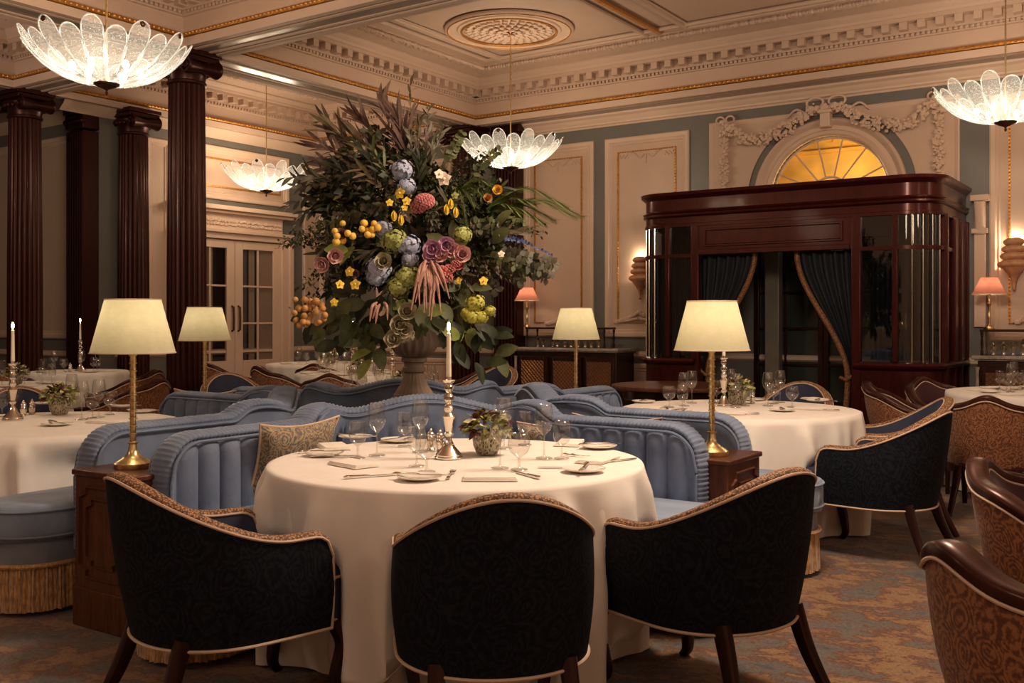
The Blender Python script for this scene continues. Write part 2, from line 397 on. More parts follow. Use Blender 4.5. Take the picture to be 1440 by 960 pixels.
# square ceiling panels round each rose, gilt bar between
def flat_panel(x0, x1, y0, y1, mat='ceil'):
    m = MB(); ring_rect(m, x0, x1, y0, y1, [(0, ZC), (0, 4.455), (.02, 4.447), (.05, 4.455), (.06, 4.47), (.085, 4.47), (.09, ZC)]); trim(m, mat, ang=25)
flat_panel(-6.95, -4.98, 7.3, 9.98); flat_panel(-4.55, -2.2, 7.3, 9.98)
flat_panel(-1.9, .6, 7.3, 9.98)
trim(MB().span(-4.86, -4.80, 6.9, 9.95, 4.445, ZC), 'gilt', bev=.01)
flat_panel(-6.95, -4.98, 2.5, 5.25)
def rose(x, y, s=1):
    m = MB(); z = ZC
    m.lathe([(.70, 0), (.70, -.02), (.685, -.035), (.66, -.03), (.65, -.015), (.57, -.015), (.56, -.03), (.53, -.035), (.52, -.02), (.50, -.012), (.50, 0)], 72, (0, 0, 0), cap0=False, cap1=False)
    for row, (r, n, ln, zz) in enumerate(((.44, 30, .075, -.018), (.365, 26, .075, -.026), (.285, 22, .08, -.034), (.20, 16, .08, -.040), (.12, 10, .07, -.046))):
        for k in range(n):
            a = 2*pi*(k+.5*(row % 2))/n
            s0 = len(m.v); m.ball((0, 0, 0), 1, 6, 5, (ln*.55, r*pi/n*.85, .017))
            m.xf(Matrix.Translation((r*cos(a), r*sin(a), zz)) @ Matrix.Rotation(a, 4, 'Z') @ Matrix.Rotation(.25, 4, 'Y'), s0)
    m.lathe([(.50, 0), (.44, -.012), (.05, -.03), (.001, -.03)], 40, cap0=False, cap1=False)
    TR[0] += 1; o = struct('trim_%d' % TR[0], m, 'cream', loc=(x, y, z-.0)); o.scale = (s, s, 1)
    g = MB(); g.tube([(.67*cos(a), .67*sin(a), -.034) for a in [2*pi*k/72 for k in range(72)]], .009, 6, True)
    g.tube([(.515*cos(a), .515*sin(a), -.036) for a in [2*pi*k/72 for k in range(72)]], .013, 6, True)
    TR[0] += 1; g = struct('trim_%d' % TR[0], g, 'gilt', loc=(x, y, z)); g.scale = (s, s, 1)
rose(-6.15, 8.95); rose(-9.6, 8.9, .8)

# ---- back wall with an arched fanlight opening
AC = (-3.32, 2.70); AR = .64
m = MB()
def wq(m, x0, x1, z0, z1, Y=YB, t=.12): m.span(x0, x1, Y, Y+t, z0, z1)
wq(m, -11.2, AC[0]-1, 0, 4.0); wq(m, AC[0]+1, 5, 0, 4.0); wq(m, AC[0]-1, AC[0]+1, 0, AC[1]); wq(m, AC[0]-1, AC[0]+1, AC[1]+1, 4.0)
N = 40; arc = []; out = []
for k in range(N+1):
    a = pi*k/N; arc.append((AC[0]+AR*cos(a), AC[1]+AR*sin(a)))
    s = 1/max(abs(cos(a)), abs(sin(a))); out.append((AC[0]+s*cos(a), AC[1]+min(1, s*sin(a))))
m.rings([[(x, YB, z) for x, z in out], [(x, YB, z) for x, z in arc], [(x, YB+.12, z) for x, z in arc]], False)
for x0, x1 in ((AC[0]-1, AC[0]-AR), (AC[0]+AR, AC[0]+1)): pass
struct('wall_back', m, 'blue', smooth=False)
# room seen through the fanlight, lit yellow
m = MB(); m.span(-5, -1.6, 12.6, 12.7, 2.2, 4.6); m.span(-5, -1.6, YB+.12, 12.6, 4.5, 4.6); m.span(-5, -1.6, YB+.12, 12.6, 2.2, 2.3); m.span(-5.05, -5, YB+.12, 12.6, 2.2, 4.6); m.span(-1.6, -1.55, YB+.12, 12.6, 2.2, 4.6)
struct('wall_beyond', m, 'gold', smooth=False)
m = MB()
for k in range(18): m.span(-4.9+k*.18, -4.82+k*.18, 12.5, 12.6, 3.55, 3.63)
m.span(-5, -1.6, 12.48, 12.6, 3.66, 3.72); m.span(-5, -1.6, 12.54, 12.6, 3.42, 3.46)
trim(m, 'gold', smooth=False)
lamp('hall_light', (-3.3, 11.7, 3.0), 45, .15, (1, .70, .32))
# fanlight: glazing bars and glass
fw = thing('window_1', 'arched fanlight with radiating glazing bars above the wooden entrance vestibule', 'window'); fw['kind'] = 'structure'
m = MB()
for k in range(1, 7):
    a = pi*k/7; m.tube([(AC[0]+.2*cos(a), YB+.05, AC[1]+.2*sin(a)), (AC[0]+AR*cos(a), YB+.05, AC[1]+AR*sin(a))], .009, 6, up=(0, 1, 0))
m.tube([(AC[0]+.2*cos(pi*k/24), YB+.05, AC[1]+.2*sin(pi*k/24)) for k in range(25)], .012, 6, up=(0, 1, 0))
m.tube([(AC[0]+.63*cos(pi*k/36), YB+.05, AC[1]+.63*sin(pi*k/36)) for k in range(37)], .016, 6, up=(0, 1, 0))
m.obj('glazing_bars', 'cream', fw)
m = MB(); m.add([(AC[0]+.63*cos(pi*k/36), YB+.06, AC[1]+.63*sin(pi*k/36)) for k in range(37)], [tuple(range(37))]); m.obj('pane', 'glass', fw, smooth=False)
# archivolt, keystone, blue field round it
def arch_ring(prof, r0=0, seg=48):
    mm = MB(); rs = []
    for k in range(seg+1):
        a = pi*k/seg; rs.append([(AC[0]+(r)*cos(a), YB-d, AC[1]+(r)*sin(a)) for r, d in prof])
    return mm.rings(rs, False)
trim(arch_ring([(.64, -.1), (.64, .02), (.66, .05), (.69, .06), (.71, .035), (.75, .03), (.77, .05), (.79, .08), (.81, .09), (.83, .06), (.83, 0)]), 'cream', ang=30)
m = MB(); m.box((AC[0], YB-.09, AC[1]+.80), (.11, .12, .16)); m.box((AC[0], YB-.10, AC[1]+.89), (.16, .14, .04)); trim(m, 'cream', bev=.012)

# panels
def panel_y(x0, x1, z0, z1, Y=YB, gilt=True, hole=None, tall=True):
    """raised plaster field with moulded frame and an inner gilt bead, on a wall of constant Y facing -Y"""
    m = MB(); m.rings([[(x0+d, Y-p, z0+d), (x1-d, Y-p, z0+d), (x1-d, Y-p, z1-d), (x0+d, Y-p, z1-d)] for d, p in ((0, 0), (0, .03), (.015, .04), (.05, .035), (.07, .018), (.085, .022), (.10, .008))], True)
    trim(m, 'cream', ang=25)
    if not hole:
        m = MB(); m.span(x0+.05, x1-.05, Y-.009, Y, z0+.05, z1-.05); trim(m, 'panel', smooth=False)
    if gilt:
        g = .18; n = .06
        P = [(x0+g, z0+g), (x1-g, z0+g), (x1-g, z1-g), (x0+g, z1-g)]
        m = MB(); m.sweep([(x, Y-.016, z) for x, z in P], [(-.010, -.008), (.010, -.008), (.010, .008), (-.010, .008)], (0, 1, 0), True)
        for (xa, za), (xb, zb) in zip(P, P[1:]+P[:1]):
            L = sqrt((xb-xa)**2+(zb-za)**2); k = int(L/.035)
            for i in range(k): m.ball((xa+(xb-xa)*i/k, Y-.022, za+(zb-za)*i/k), .010, 5, 4)
        trim(m, 'gilt', smooth=False)
        # modelled scroll ornament at the head of the field
        m = MB(); cx = (x0+x1)/2
        for s in (-1, 1):
            for k in range(16):
                a = k*.42; rr = .012+.0045*k
                m.ball((cx+s*(.03+.011*k), Y-.012, z1-g-.05-.035*sin(a*.8)), .010, 5, 4)
            for k in range(10): m.ball(((x1-g-.03 if s > 0 else x0+g+.03)-s*.012*k, Y-.012, z1-g-.04-.012*((k*3) % 4)), .010, 5, 4)
        for k in range(7): m.ball((cx, Y-.012, z1-g-.05-.018*k), .012-.001*k, 5, 4)
        trim(m, 'panel')
ZP0, ZP1 = 1.12, 3.58
panel_y(wall_x(737), wall_x(836), ZP0, ZP1); panel_y(wall_x(852), wall_x(970), ZP0, ZP1)
panel_y(wall_x(1392), wall_x(1530), ZP0, ZP1); panel_y(.45, 1.6, ZP0, ZP1)
panel_y(-9.9, -8.5, ZP0, ZP1)
# over-vestibule field with the arch cut out of it
x0, x1 = wall_x(998), wall_x(1350); z0, z1 = 2.55, ZP1+.05
m = MB(); m.rings([[(x0+d, YB-p, z0+d), (x1-d, YB-p, z0+d), (x1-d, YB-p, z1-d), (x0+d, YB-p, z1-d)] for d, p in ((0, 0), (0, .02), (.015, .03), (.05, .012))], True); trim(m, 'cream', ang=25)
a_, o_ = [], []
for k in range(49):
    a = pi*k/48; a_.append((AC[0]+.92*cos(a), YB-.012, AC[1]+min(.92*sin(a), z1-AC[1]-.03)))
    hw = ((x1-AC[0]) if cos(a) > 0 else (AC[0]-x0))-.04; hh = z1-.04-AC[1]
    s = min(hw/max(1e-6, abs(cos(a))), hh/max(1e-6, abs(sin(a)))); o_.append((AC[0]+s*cos(a), YB-.012, AC[1]+s*sin(a)))
m = MB(); m.rings([a_, o_], False); trim(m, 'panel', smooth=False)
# garland of plaster leaves and ribbons
m = MB()
def lump_path(m, P, rad, dens=.022, Y0=YB-.05):
    Q, L = resample(P, dens)
    for i, p in enumerate(Q):
        w = rad*(.75+.35*h2(i, 5)) if not callable(rad) else rad(i/len(Q))*(.8+.35*h2(i, 5))
        for q in range(4):
            a = 6.28*h2(i, q, 1); rr = w*sqrt(h2(i, q, 2))
            m.ball((p.x+rr*cos(a), Y0-.035*h2(i, q, 7)-.01, p.z+rr*sin(a)), .012+.014*h2(i, q, 9), 5, 4, (1, .8, 1))
gx0, gx1 = wall_x(1022), wall_x(1322); gc = AC[0]
for s, gx in ((-1, gx0), (1, gx1)):
    lump_path(m, spline([(gx, 0, 3.60), ((gx*.8+gc*.2), 0, 3.40), ((gx*.58+gc*.42), 0, 3.36), ((gx*.34+gc*.66), 0, 3.46), (gc+s*.12, 0, 3.66)], 10), lambda t: .04+.05*sin(pi*t), Y0=YB-.10)
    lump_path(m, [(gx, 0, 3.60), (gx, 0, 2.70)], lambda t: .035+.02*abs(sin(t*9)))
    for sg in (-1, 1):
        m.tube([(gx+sg*(.06+.05*cos(a)), YB-.05, 3.64+.04*sin(a)) for a in [2*pi*k/14 for k in range(14)]], .011, 6, True, up=(0, 1, 0))
    m.tube([(gc+s*(.12+.09*cos(a)), YB-.10, 3.70+.055*sin(a)) for a in [2*pi*k/16 for k in range(16)]], .014, 6, True, up=(0, 1, 0))
    m.tube(spline([(gc, YB-.08, 3.66), (gc+s*.2, YB-.06, 3.60), (gc+s*.34, YB-.05, 3.66), (gc+s*.45, YB-.04, 3.58)], 6), .013, 6, up=(0, 1, 0))
lump_path(m, [(gc-.16, 0, 3.62), (gc+.16, 0, 3.62)], .05, Y0=YB-.11)
trim(m, 'cream')
# cornice at wall head, dado, skirting for back and left walls
def run_y(prof, x0, x1, mat, Y=YB):      # along X on a wall facing -Y; prof: (projection, z)
    m = MB(); m.rings([[(x0, Y-d, z), (x1, Y-d, z)] for d, z in prof], False); trim(m, mat, ang=25)
def run_x(prof, y0, y1, mat, X=XL):      # along Y on a wall facing +X
    m = MB(); m.rings([[(X+d, y0, z), (X+d, y1, z)] for d, z in prof], False); trim(m, mat, ang=25)
CORN = [(0, 3.74), (.02, 3.74), (.03, 3.76), (.05, 3.77), (.055, 3.79), (.08, 3.81), (.10, 3.84), (.14, 3.86), (.15, 3.88)]
DADO = [(0, .86), (.02, .87), (.045, .89), (.045, .92), (.02, .94), (0, .95)]; SKIRT = [(0, .34), (.012, .33), (.03, .31), (.03, .0)]
for pr, mt in ((CORN, 'cream'), (DADO, 'cream'), (SKIRT, 'cream')): run_y(pr, XL, 5, mt)
run_x([(0, 3.76), (.02, 3.76), (.05, 3.79), (.10, 3.83), (.14, 3.88)], 6.6, YB, 'cream'); run_x(DADO, 7.3, YB, 'cream'); run_x(SKIRT, 7.3, YB, 'cream')
for xa, xb in ((wall_x(737), wall_x(836)), (wall_x(852), wall_x(970)), (-9.9, -8.5)): panel_y(xa, xb, .40, .80, gilt=False)

# ---- left wall, with white french doors
struct('wall_left', MB().span(XL-.15, XL, 7.3, YB+.1, 0, 4.0), 'blue', smooth=False)
struct('wall_recess', MB().span(-15, XL-.0, 7.12, 7.3, 0, 4.0), 'blue', smooth=False)
struct('wall_far_left', MB().span(-14.6, -14.5, -3.5, 7.2, 0, 4.0), 'blue', smooth=False)
struct('wall_behind', MB().span(-15, 5, -3.5, -3.4, 0, 4.0), 'panel', smooth=False)
struct('wall_right', MB().span(4.9, 5.0, -3.5, 13, 0, 4.0), 'panel', smooth=False)
panel_y(-12.35, -11.25, 1.10, 3.60, 7.12, False); panel_y(-13.9, -12.6, 1.10, 3.60, 7.12, False); run_y(DADO, -14.5, XL, 'cream', 7.12); run_y([(0, 3.76), (.05, 3.8), (.14, 3.88)], -14.5, XL, 'cream', 7.12)
def panel_x(y0, y1, z0, z1, gilt=False, X=XL, mat='panel'):
    m = MB(); m.rings([[(X+p, y0+d, z0+d), (X+p, y1-d, z0+d), (X+p, y1-d, z1-d), (X+p, y0+d, z1-d)] for d, p in ((0, 0), (0, .03), (.015, .04), (.05, .035), (.07, .018), (.085, .022), (.10, .008))], True)
    trim(m, 'cream', ang=25)
    trim(MB().span(X, X+.009, y0+.05, y1-.05, z0+.05, z1-.05), mat, smooth=False)
    if gilt:
        g = .17; m = MB(); m.sweep([(X+.016, y, z) for y, z in ((y0+g, z0+g), (y1-g, z0+g), (y1-g, z1-g), (y0+g, z1-g))], [(-.012, -.01), (.012, -.01), (.012, .01), (-.012, .01)], (1, 0, 0), True); trim(m, 'gilt', smooth=False)
        m = MB()
        for k in range(20): m.ball((X+.014, (y0+y1)/2-.25+.026*k, z1-g-.06-.03*abs(sin(k*.6))), .012, 5, 4)
        trim(m, 'panel')
DY0, DYM, DY1 = 8.30, 9.12, 9.94
panel_x(DY0-.1, DY1+.2, 2.95, 3.66, True); panel_x(10.42, 10.86, 1.08, 3.62); panel_x(7.75, 8.12, 1.08, 3.62)
# door case
m = MB(); m.span(XL, XL+.10, DY0-.16, DY0, 0, 2.42); m.span(XL, XL+.10, DY1, DY1+.16, 0, 2.42); m.span(XL, XL+.10, DY0-.16, DY1+.16, 2.42, 2.5)
m.span(XL, XL+.06, DY0-.05, DY1+.05, 2.5, 2.78); m.span(XL, XL+.18, DY0-.24, DY1+.24, 2.80, 2.86); m.span(XL, XL+.13, DY0-.2, DY1+.2, 2.76, 2.80); m.span(XL, XL+.14, DY0-.2, DY1+.2, 2.50, 2.55)
m.span(XL, XL+.13, DY0-.19, DY0-.15, 0, 2.5); m.span(XL, XL+.13, DY1+.12, DY1+.2, 0, 2.5)
trim(m, 'cream', bev=.008)
m = MB()
for k in range(70):
    for q in range(2): m.ball((XL+.065, DY0+.02+k*.0235, 2.61+.045*q+.02*h2(k, q)), .016+.008*h2(k, q, 4), 5, 4)
trim(m, 'cream')
for di, (ya, yb) in enumerate(((DY0, DYM-.004), (DYM+.004, DY1))):
    d = thing('door_%d' % (di+1), 'white french door leaf with glass panes, %s of the pair in the left wall' % ('left' if di == 0 else 'right'), 'door'); d['kind'] = 'structure'
    X0, X1 = XL+.02, XL+.065; st = .135; zt0, zt1 = .78, 2.30
    f = MB(); f.span(X0, X1, ya, ya+st, 0, 2.41); f.span(X0, X1, yb-st, yb, 0, 2.41); f.span(X0, X1, ya+st, yb-st, 0, zt0); f.span(X0, X1, ya+st, yb-st, zt1, 2.41)
    ym = (ya+yb)/2; f.span(X0+.01, X1-.005, ym-.013, ym+.013, zt0, zt1)
    for k in (1, 2): z = zt0+(zt1-zt0)*k/3; f.span(X0+.01, X1-.005, ya+st, yb-st, z-.013, z+.013)
    f.obj('door_frame', 'cream', d, bev=.006, smooth=False)
    MB().span(X0+.02, X0+.024, ya+st, yb-st, zt0, zt1).obj('pane', 'doorglass', d, smooth=False)
    hy = yb-.05 if di == 0 else ya+.05
    h = MB(); h.tube([(X1, hy, 1.18), (X1+.04, hy, 1.2), (X1+.045, hy, 1.35), (X1+.04, hy, 1.5), (X1, hy, 1.52)], .014, 8, up=(0, 1, 0)); h.obj('door_handle', 'bronze', d)
m = MB(); m.span(XL, XL+.012, DY0+.12, DY1-.12, .76, 2.32); trim(m, 'dark', smooth=False)  # dark board imitating the view and reflections in the door panes
for ya, yb, mt in ((8.55, 8.66, 'blue'), (8.66, 8.78, 'panel'), (9.30, 9.36, 'blue'), (9.40, 9.50, 'panel'), (9.54, 9.86, 'panel')):  # strips coloured like the walls mirrored in the panes, no real mouldings
    trim(MB().span(XL+.012, XL+.018, ya, yb, .78, 2.30), mt, smooth=False)
# ---- fluted columns
def flute(a, z): return 1-.075*abs(cos(a*12))
def column(name, x, y, label, rad=.185, group='fluted mahogany columns', z1=ZS, rot=0):
    t = thing(name, label, 'column', (x, y, 0), rot, group)
    b = MB(); b.box((0, 0, .10), (2.7*rad, 2.7*rad, .2)); b.obj('plinth', 'colw', t, bev=.01)
    b = MB(); b.lathe([(rad*1.3, .2), (rad*1.36, .24), (rad*1.3, .28), (rad*1.15, .29), (rad*1.12, .31), (rad*1.22, .33), (rad*1.18, .36), (rad*1.02, .38)], 40); b.obj('base', 'colw', t)
    H = z1
    s = MB(); s.lathe([(rad*1.0, .38), (rad*1.0, .9), (rad*.99, 1.8), (rad*.95, 2.8), (rad*.91, H-.3)], 192, flute=flute); s.obj('shaft', 'colw', t, ang=80)
    c = MB(); c.lathe([(rad*.93, H-.31), (rad*1.0, H-.30), (rad*1.0, H-.28), (rad*.93, H-.27), (rad*1.0, H-.20), (rad*1.18, H-.15), (rad*1.2, H-.13), (rad*1.05, H-.1)], 40)
    for k in range(22):
        a = 2*pi*k/22; c.ball((rad*1.14*cos(a), rad*1.14*sin(a), H-.17), .024, 6, 5, (1, 1, 1.3))
    c.obj('echinus', 'colw', t)
    c = MB(); q = rad*1.32
    c.span(-q, q, -q*.92, q*.92, H-.05, H); c.span(-q*.94, q*.94, -q*.86, q*.86, H-.10, H-.05); c.obj('abacus', 'colw', t, bev=.008)
    for sx in (-1, 1):
        c = MB()
        P = []
        for k in range(26):
            a = k*.42; r = .082-.0029*k; P.append((r*sin(a), r*cos(a)))
        for sy in (-1, 1):
            c.tube([(sx*(rad*1.18)+sx*px_, sy*rad*.98, H-.165+pz) for px_, pz in P], .014, 6, up=(0, 1, 0))
        c2 = len(c.v); c.lathe([(.078, -rad*.95), (.055, -rad*.4), (.045, 0), (.055, rad*.4), (.078, rad*.95)], 16)
        c.xf(Matrix.Translation((sx*rad*1.18, 0, H-.165)) @ Matrix.Rotation(pi/2, 4, 'X'), c2)
        c.obj('volute', 'colw', t)
    return t
c0 = column('fluted_column', -8.0, 6.18, 'tall fluted dark mahogany column, nearest and tallest, behind the far left table lamp')
dup(c0, (-10.85, 6.2, 0), 0, 'fluted mahogany column at far left, behind the silver candlestick')
dup(c0, (-10.72, 7.5, 0), 0, 'reddish fluted column third from left, behind the large cream lampshade')
dup(c0, (-8.0, 10.62, 0), 0, 'fluted mahogany column mostly hidden behind the big flower arrangement')
def pilaster(x, y, w, d, label):
    t = thing('fluted_pilaster', label, 'pilaster', (x, y, 0), 0, 'fluted mahogany columns')
    m = MB(); m.span(-w/2*1.15, w/2*1.15, -d/2*1.15, d/2, 0, .25); m.obj('base', 'colw', t, bev=.01)
    m = MB(); m.span(-w/2, w/2, -d/2, d/2, .25, ZS-.3)
    for k in range(7): m.tube([(-w/2+w*(k+.5)/7, -d/2, .3), (-w/2+w*(k+.5)/7, -d/2, ZS-.32)], w/7*.40, 8, up=(1, 0, 0))
    m.obj('shaft', 'colw', t)
    m = MB(); m.span(-w/2*1.25, w/2*1.25, -d/2*1.3, d/2, ZS-.1, ZS); m.span(-w/2*1.1, w/2*1.1, -d/2*1.15, d/2, ZS-.28, ZS-.1)
    for k in range(8): m.ball((-w/2+w*k/7, -d/2*1.18, ZS-.19), .035, 6, 5)
    m.obj('capital', 'colw', t, bev=.012)
pilaster(-11.03, 7.02, .34, .2, 'dark flat fluted pilaster between the two far left columns')
pilaster(-7.48, 10.9, .36, .2, 'dark fluted pilaster on the back wall, right of the flower arrangement')

# ---- mahogany entrance vestibule
VX0, VX1, VY, VR, VH = -4.95, -1.93, 9.6, .31, 2.66
vb = thing('entrance_vestibule', 'mahogany entrance vestibule with curved glass corners and heavy cornice against the back wall', 'vestibule', (0, 0, 0))
def vpath(off=0, a0=None, a1=None, y_end=YB):
    P = [(VX0-off, y_end)]
    for k in range(13):
        a = pi+pi/2*k/12; P.append((VX0+VR+(VR+off)*cos(a), VY+VR+(VR+off)*sin(a)))
    for k in range(13):
        a = -pi/2+pi/2*k/12; P.append((VX1-VR+(VR+off)*cos(a), VY+VR+(VR+off)*sin(a)))
    P.append((VX1+off, y_end)); return P
def vband(prof, name, mat, **k):
    m = MB(); m.rings([[(x, y, z) for x, y in vpath(o)] for o, z in prof], False)
    return m.obj(name, mat, vb, **k)
vband([(-.06, 2.30), (.012, 2.30), (.012, 2.33), (.0, 2.335), (.0, 2.40), (.015, 2.405), (.03, 2.42), (.02, 2.44), (.035, 2.455), (.01, 2.47), (.0, 2.475), (.0, 2.59), (.015, 2.60), (.05, 2.63), (.055, 2.66), (-.1, 2.66)], 'cornice', 'wood', ang=30)
m = MB(); m.add([(x, y, 2.655) for x, y in vpath(-.02)], [tuple(range(len(vpath())))]); m.obj('roof', 'wood', vb, smooth=False)
OX0, OX1 = -4.27, -2.66
def segband(sel, prof, name, mat, **k):
    m = MB(); m.rings([[(x, y, z) for x, y in sel(o)] for o, z in prof], False); return m.obj(name, mat, vb, **k)
def leftp(o): return [p for p in vpath(o)[:14]]+[(OX0, VY-o)]
def rightp(o): return [(OX1, VY-o)]+[p for p in vpath(o)[14:]]
for nm, sel in (('left_base', leftp), ('right_base', rightp)):
    segband(sel, [(.02, 0), (.02, .12), (.0, .13), (.0, .86), (.02, .87), (.045, .89), (.05, .91), (.04, .93), (.0, .94), (-.06, .94)], 'base_panel', 'wood', ang=30)
    segband(sel, [(-.02, 1.98), (.012, 1.98), (.012, 2.015), (-.02, 2.015)], 'transom_rail', 'wood', ang=30)
    segband(sel, [(-.02, .94), (-.02, 2.3)], 'curved_glass', 'pane')
m = MB()
for px_, py_ in [(OX0, VY), (-4.58, VY), (OX1+.02, VY), (-2.29, VY)]:
    w_ = .085 if px_ in (OX0, OX1+.02) else .05
    m = MB(); m.span(px_-w_/2, px_+w_/2, VY-.012, VY+.06, 0 if w_ > .06 else .94, 2.32); m.obj('post', 'wood', vb, bev=.008)
for sx in (VX0, VX1):
    for yy in (VY+VR+.03, VY+.72, YB-.38, YB-.04):
        m = MB(); m.span(sx-.035, sx+.035, yy-.03, yy+.03, 0, 2.32); m.obj('post', 'wood', vb, bev=.008)
    m = MB(); m.span(sx-.015, sx+.015, VY+.72, YB-.04, .94, 2.3); m.obj('side_panel', 'wood', vb, smooth=False)
# thin vertical glazing beads of the curved corners
for c0x, a0 in ((VX0+VR, pi), (VX1-VR, -pi/2)):
    for k in range(1, 5):
        a = a0+pi/2*k/5; m = MB(); m.tube([(c0x+VR*cos(a), VY+VR+VR*sin(a), .94), (c0x+VR*cos(a), VY+VR+VR*sin(a), 2.3)], .006, 6, up=(1, 0, 0)); m.obj('glazing_bead', 'steel', vb)
m = MB(); m.span(OX0, OX1, VY-.0, VY+.06, 2.0, 2.32); m.span(OX0+.04, OX1-.04, VY-.012, VY, 2.0, 2.05); m.obj('door_head', 'wood', vb, bev=.006)
m = MB(); m.rings([[(OX0+.10+d, VY-p, 2.08+d), (OX1-.10-d, VY-p, 2.08+d), (OX1-.10-d, VY-p, 2.27-d), (OX0+.10+d, VY-p, 2.27-d)] for d, p in ((0, 0), (.005, .018), (.02, .018), (.028, 0))], True); m.obj('head_moulding', 'wood', vb, smooth=False)
# inner glazed door set in the wall behind
d = thing('door_3', 'dark glazed inner door seen through the vestibule opening', 'door'); d['kind'] = 'structure'
y0, y1 = YB-.06, YB-.005; f = MB(); XA, XB = -4.15, -2.6
for xx in (XA, -3.42, -3.36, -2.66): f.span(xx, xx+.06, y0, y1, 0, 2.25)
for z in (0, .42, .82, 1.22, 1.62, 2.0, 2.2): f.span(XA, XB, y0+.01, y1, z, z+(.35 if z == 0 else .03))
for xx in (-3.80, -3.03): f.span(xx, xx+.025, y0+.01, y1, 0, 2.2)
f.obj('door_frame', 'dark', d, bev=.005, smooth=False)
MB().span(XA, XB, y1-.012, y1-.008, .3, 2.2).obj('pane', plain('smoky_pane', (.035, .04, .035), .12, var=.3, nscale=1), d, smooth=False)
m = MB(); m.span(-3.86, -3.70, YB-.5, YB-.38, 0, 2.3); trim(m, plain('shaded_cream_paint', (.16, .14, .11), .4), bev=.01)  # cream post, the vestibule shade is put into its grey colour
h = MB(); h.tube([(-2.75, YB-.07, 1.1), (-2.75, YB-.11, 1.12), (-2.75, YB-.11, 1.34), (-2.75, YB-.07, 1.36)], .012, 6, up=(1, 0, 0)); h.obj('door_handle', 'brass', d)
# tied-back curtains
def curtain(side, label):
    t = thing('curtain', label, 'curtain', (0, 0, 0), 0, 'tied back vestibule curtains')
    xo = OX0+.03 if side < 0 else OX1-.03; s = 1 if side < 0 else -1     # s: toward opening centre
    def width(v): return (.50*(1-sm(v/.62))+.06) if v < .62 else .06+.05*sm((v-.62)/.38)
    def fn(u, v):
        z = 2.0-v*1.98; w = width(v); x = xo+s*u*w
        return (x, VY+.13+.028*sin(u*34+v*2)*(.4+.6*w/.5), z)
    m = MB(); m.grid(fn, 60, 50); m.grid(lambda u, v: tuple(a+b_ for a, b_ in zip(fn(u, v), (0, .012, 0))), 60, 50); m.obj('drape', 'curtain', t, ang=80)
    m = MB()
    P = [fn(1, k/49) for k in range(50)]; m.tube([(p[0], p[1]-.01, p[2]) for p in P], .026, 7, up=(0, 1, 0)); m.obj('trim_fringe', 'trim', t)
    m = MB(); m.tube([(xo-s*.02, VY+.09, .82), (xo+s*.06, VY+.07, .76), (xo+s*.13, VY+.12, .78)], .018, 8); m.obj('tie_back', 'trim', t)
curtain(-1, 'dark blue curtain with rust fringe, left side of the vestibule opening')
curtain(1, 'dark blue curtain with rust fringe, right side of the vestibule opening')
# net curtains inside the glazed corners
for k, (xa, xb) in enumerate(((VX0+.08, OX0-.02), (OX1+.08, VX1-.08))):
    m = MB(); m.grid(lambda u, v: (xa+(xb-xa)*u, VY+VR*.9+.02*sin(u*40), .95+v*1.02), 60, 3)
    tag(m.obj('window_curtain', 'curtain', None, ang=80), 'dark gathered curtain inside the %s glazed corner of the vestibule' % ('left' if k == 0 else 'right'), 'curtain')
lamp('vestibule_light', (-3.4, 10.4, 2.2), .25, .1)
# white scrolled bracket on the pilaster beside the vestibule
m = MB(); m.span(-1.87, -1.70, 10.86, YB, 2.52, 2.58); m.span(-1.85, -1.74, 10.955, YB, 1.26, 2.52); m.span(-1.87, -1.72, 10.92, YB, 2.20, 2.25); m.sweep([(-1.79, 10.97, 2.20), (-1.79, 10.95, 2.32), (-1.79, 10.91, 2.44), (-1.79, 10.89, 2.52)], rrect(.09, .1, .03), (1, 0, 0)); trim(m, 'cream', bev=.006)

# ---- sideboards with lattice doors
def sideboard(x0, x1, label, ndoor, yf=10.48):
    t = thing('sideboard', label, 'sideboard', ((x0+x1)/2, (yf+YB)/2, 0)); w = x1-x0; hw = w/2; hd = (YB-.06-yf)/2
    MB().span(-hw, hw, -hd, hd, .08, .94).obj('carcass', 'dark', t, bev=.008)
    MB().span(-hw+.03, hw-.03, -hd+.03, hd, 0, .08).obj('plinth', 'dark', t)
    m = MB(); m.span(-hw-.05, hw+.05, -hd-.05, hd, .955, .99); m.span(-hw-.03, hw+.03, -hd-.03, hd, .94, .955); m.obj('worktop', 'marble', t, bev=.008)
    dw = w/ndoor
    for k in range(ndoor):
        a = -hw+k*dw+.07; b_ = -hw+(k+1)*dw-.07
        d = MB(); y = -hd-.012
        for xa, xb, za, zb in ((a-.04, a, .12, .88), (b_, b_+.04, .12, .88), (a, b_, .12, .17), (a, b_, .83, .88)): d.span(xa, xb, y, -hd, za, zb)
        dd = d.obj('door', 'dark', t, bev=.004)
        MB().span(a, b_, -hd-.004, -hd+.001, .17, .83).obj('silk_backing', 'latback', dd, smooth=False)
        l = MB(); W, H = b_-a, .66; st = .05; n = int((W+H)/st)
        for q in range(n+1):
            c = q*st
            for sg in (1, -1):
                # line x - a + (z) = c clipped
                p0 = (min(c, W), max(0, c-W)); p1 = (max(0, c-H), min(c, H))
                if abs(p0[0]-p1[0]) < .004: continue
                xs = [p0[0], p1[0]] if sg == 1 else [W-p0[0], W-p1[0]]
                l.tube([(a+xs[0], -hd-.008, .17+p0[1]), (a+xs[1], -hd-.008, .17+p1[1])], .0028, 4, up=(0, 1, 0))
        l.obj('lattice', 'lattice', dd, smooth=False)
        c = MB(); c.lathe([(.022, .1), (.018, .14), (.022, .5), (.016, .84), (.024, .88)], 12, (a-.07, -hd-.03, 0)); c.obj('colonnette', 'marble' if k == 0 else 'dark', t)
    return t
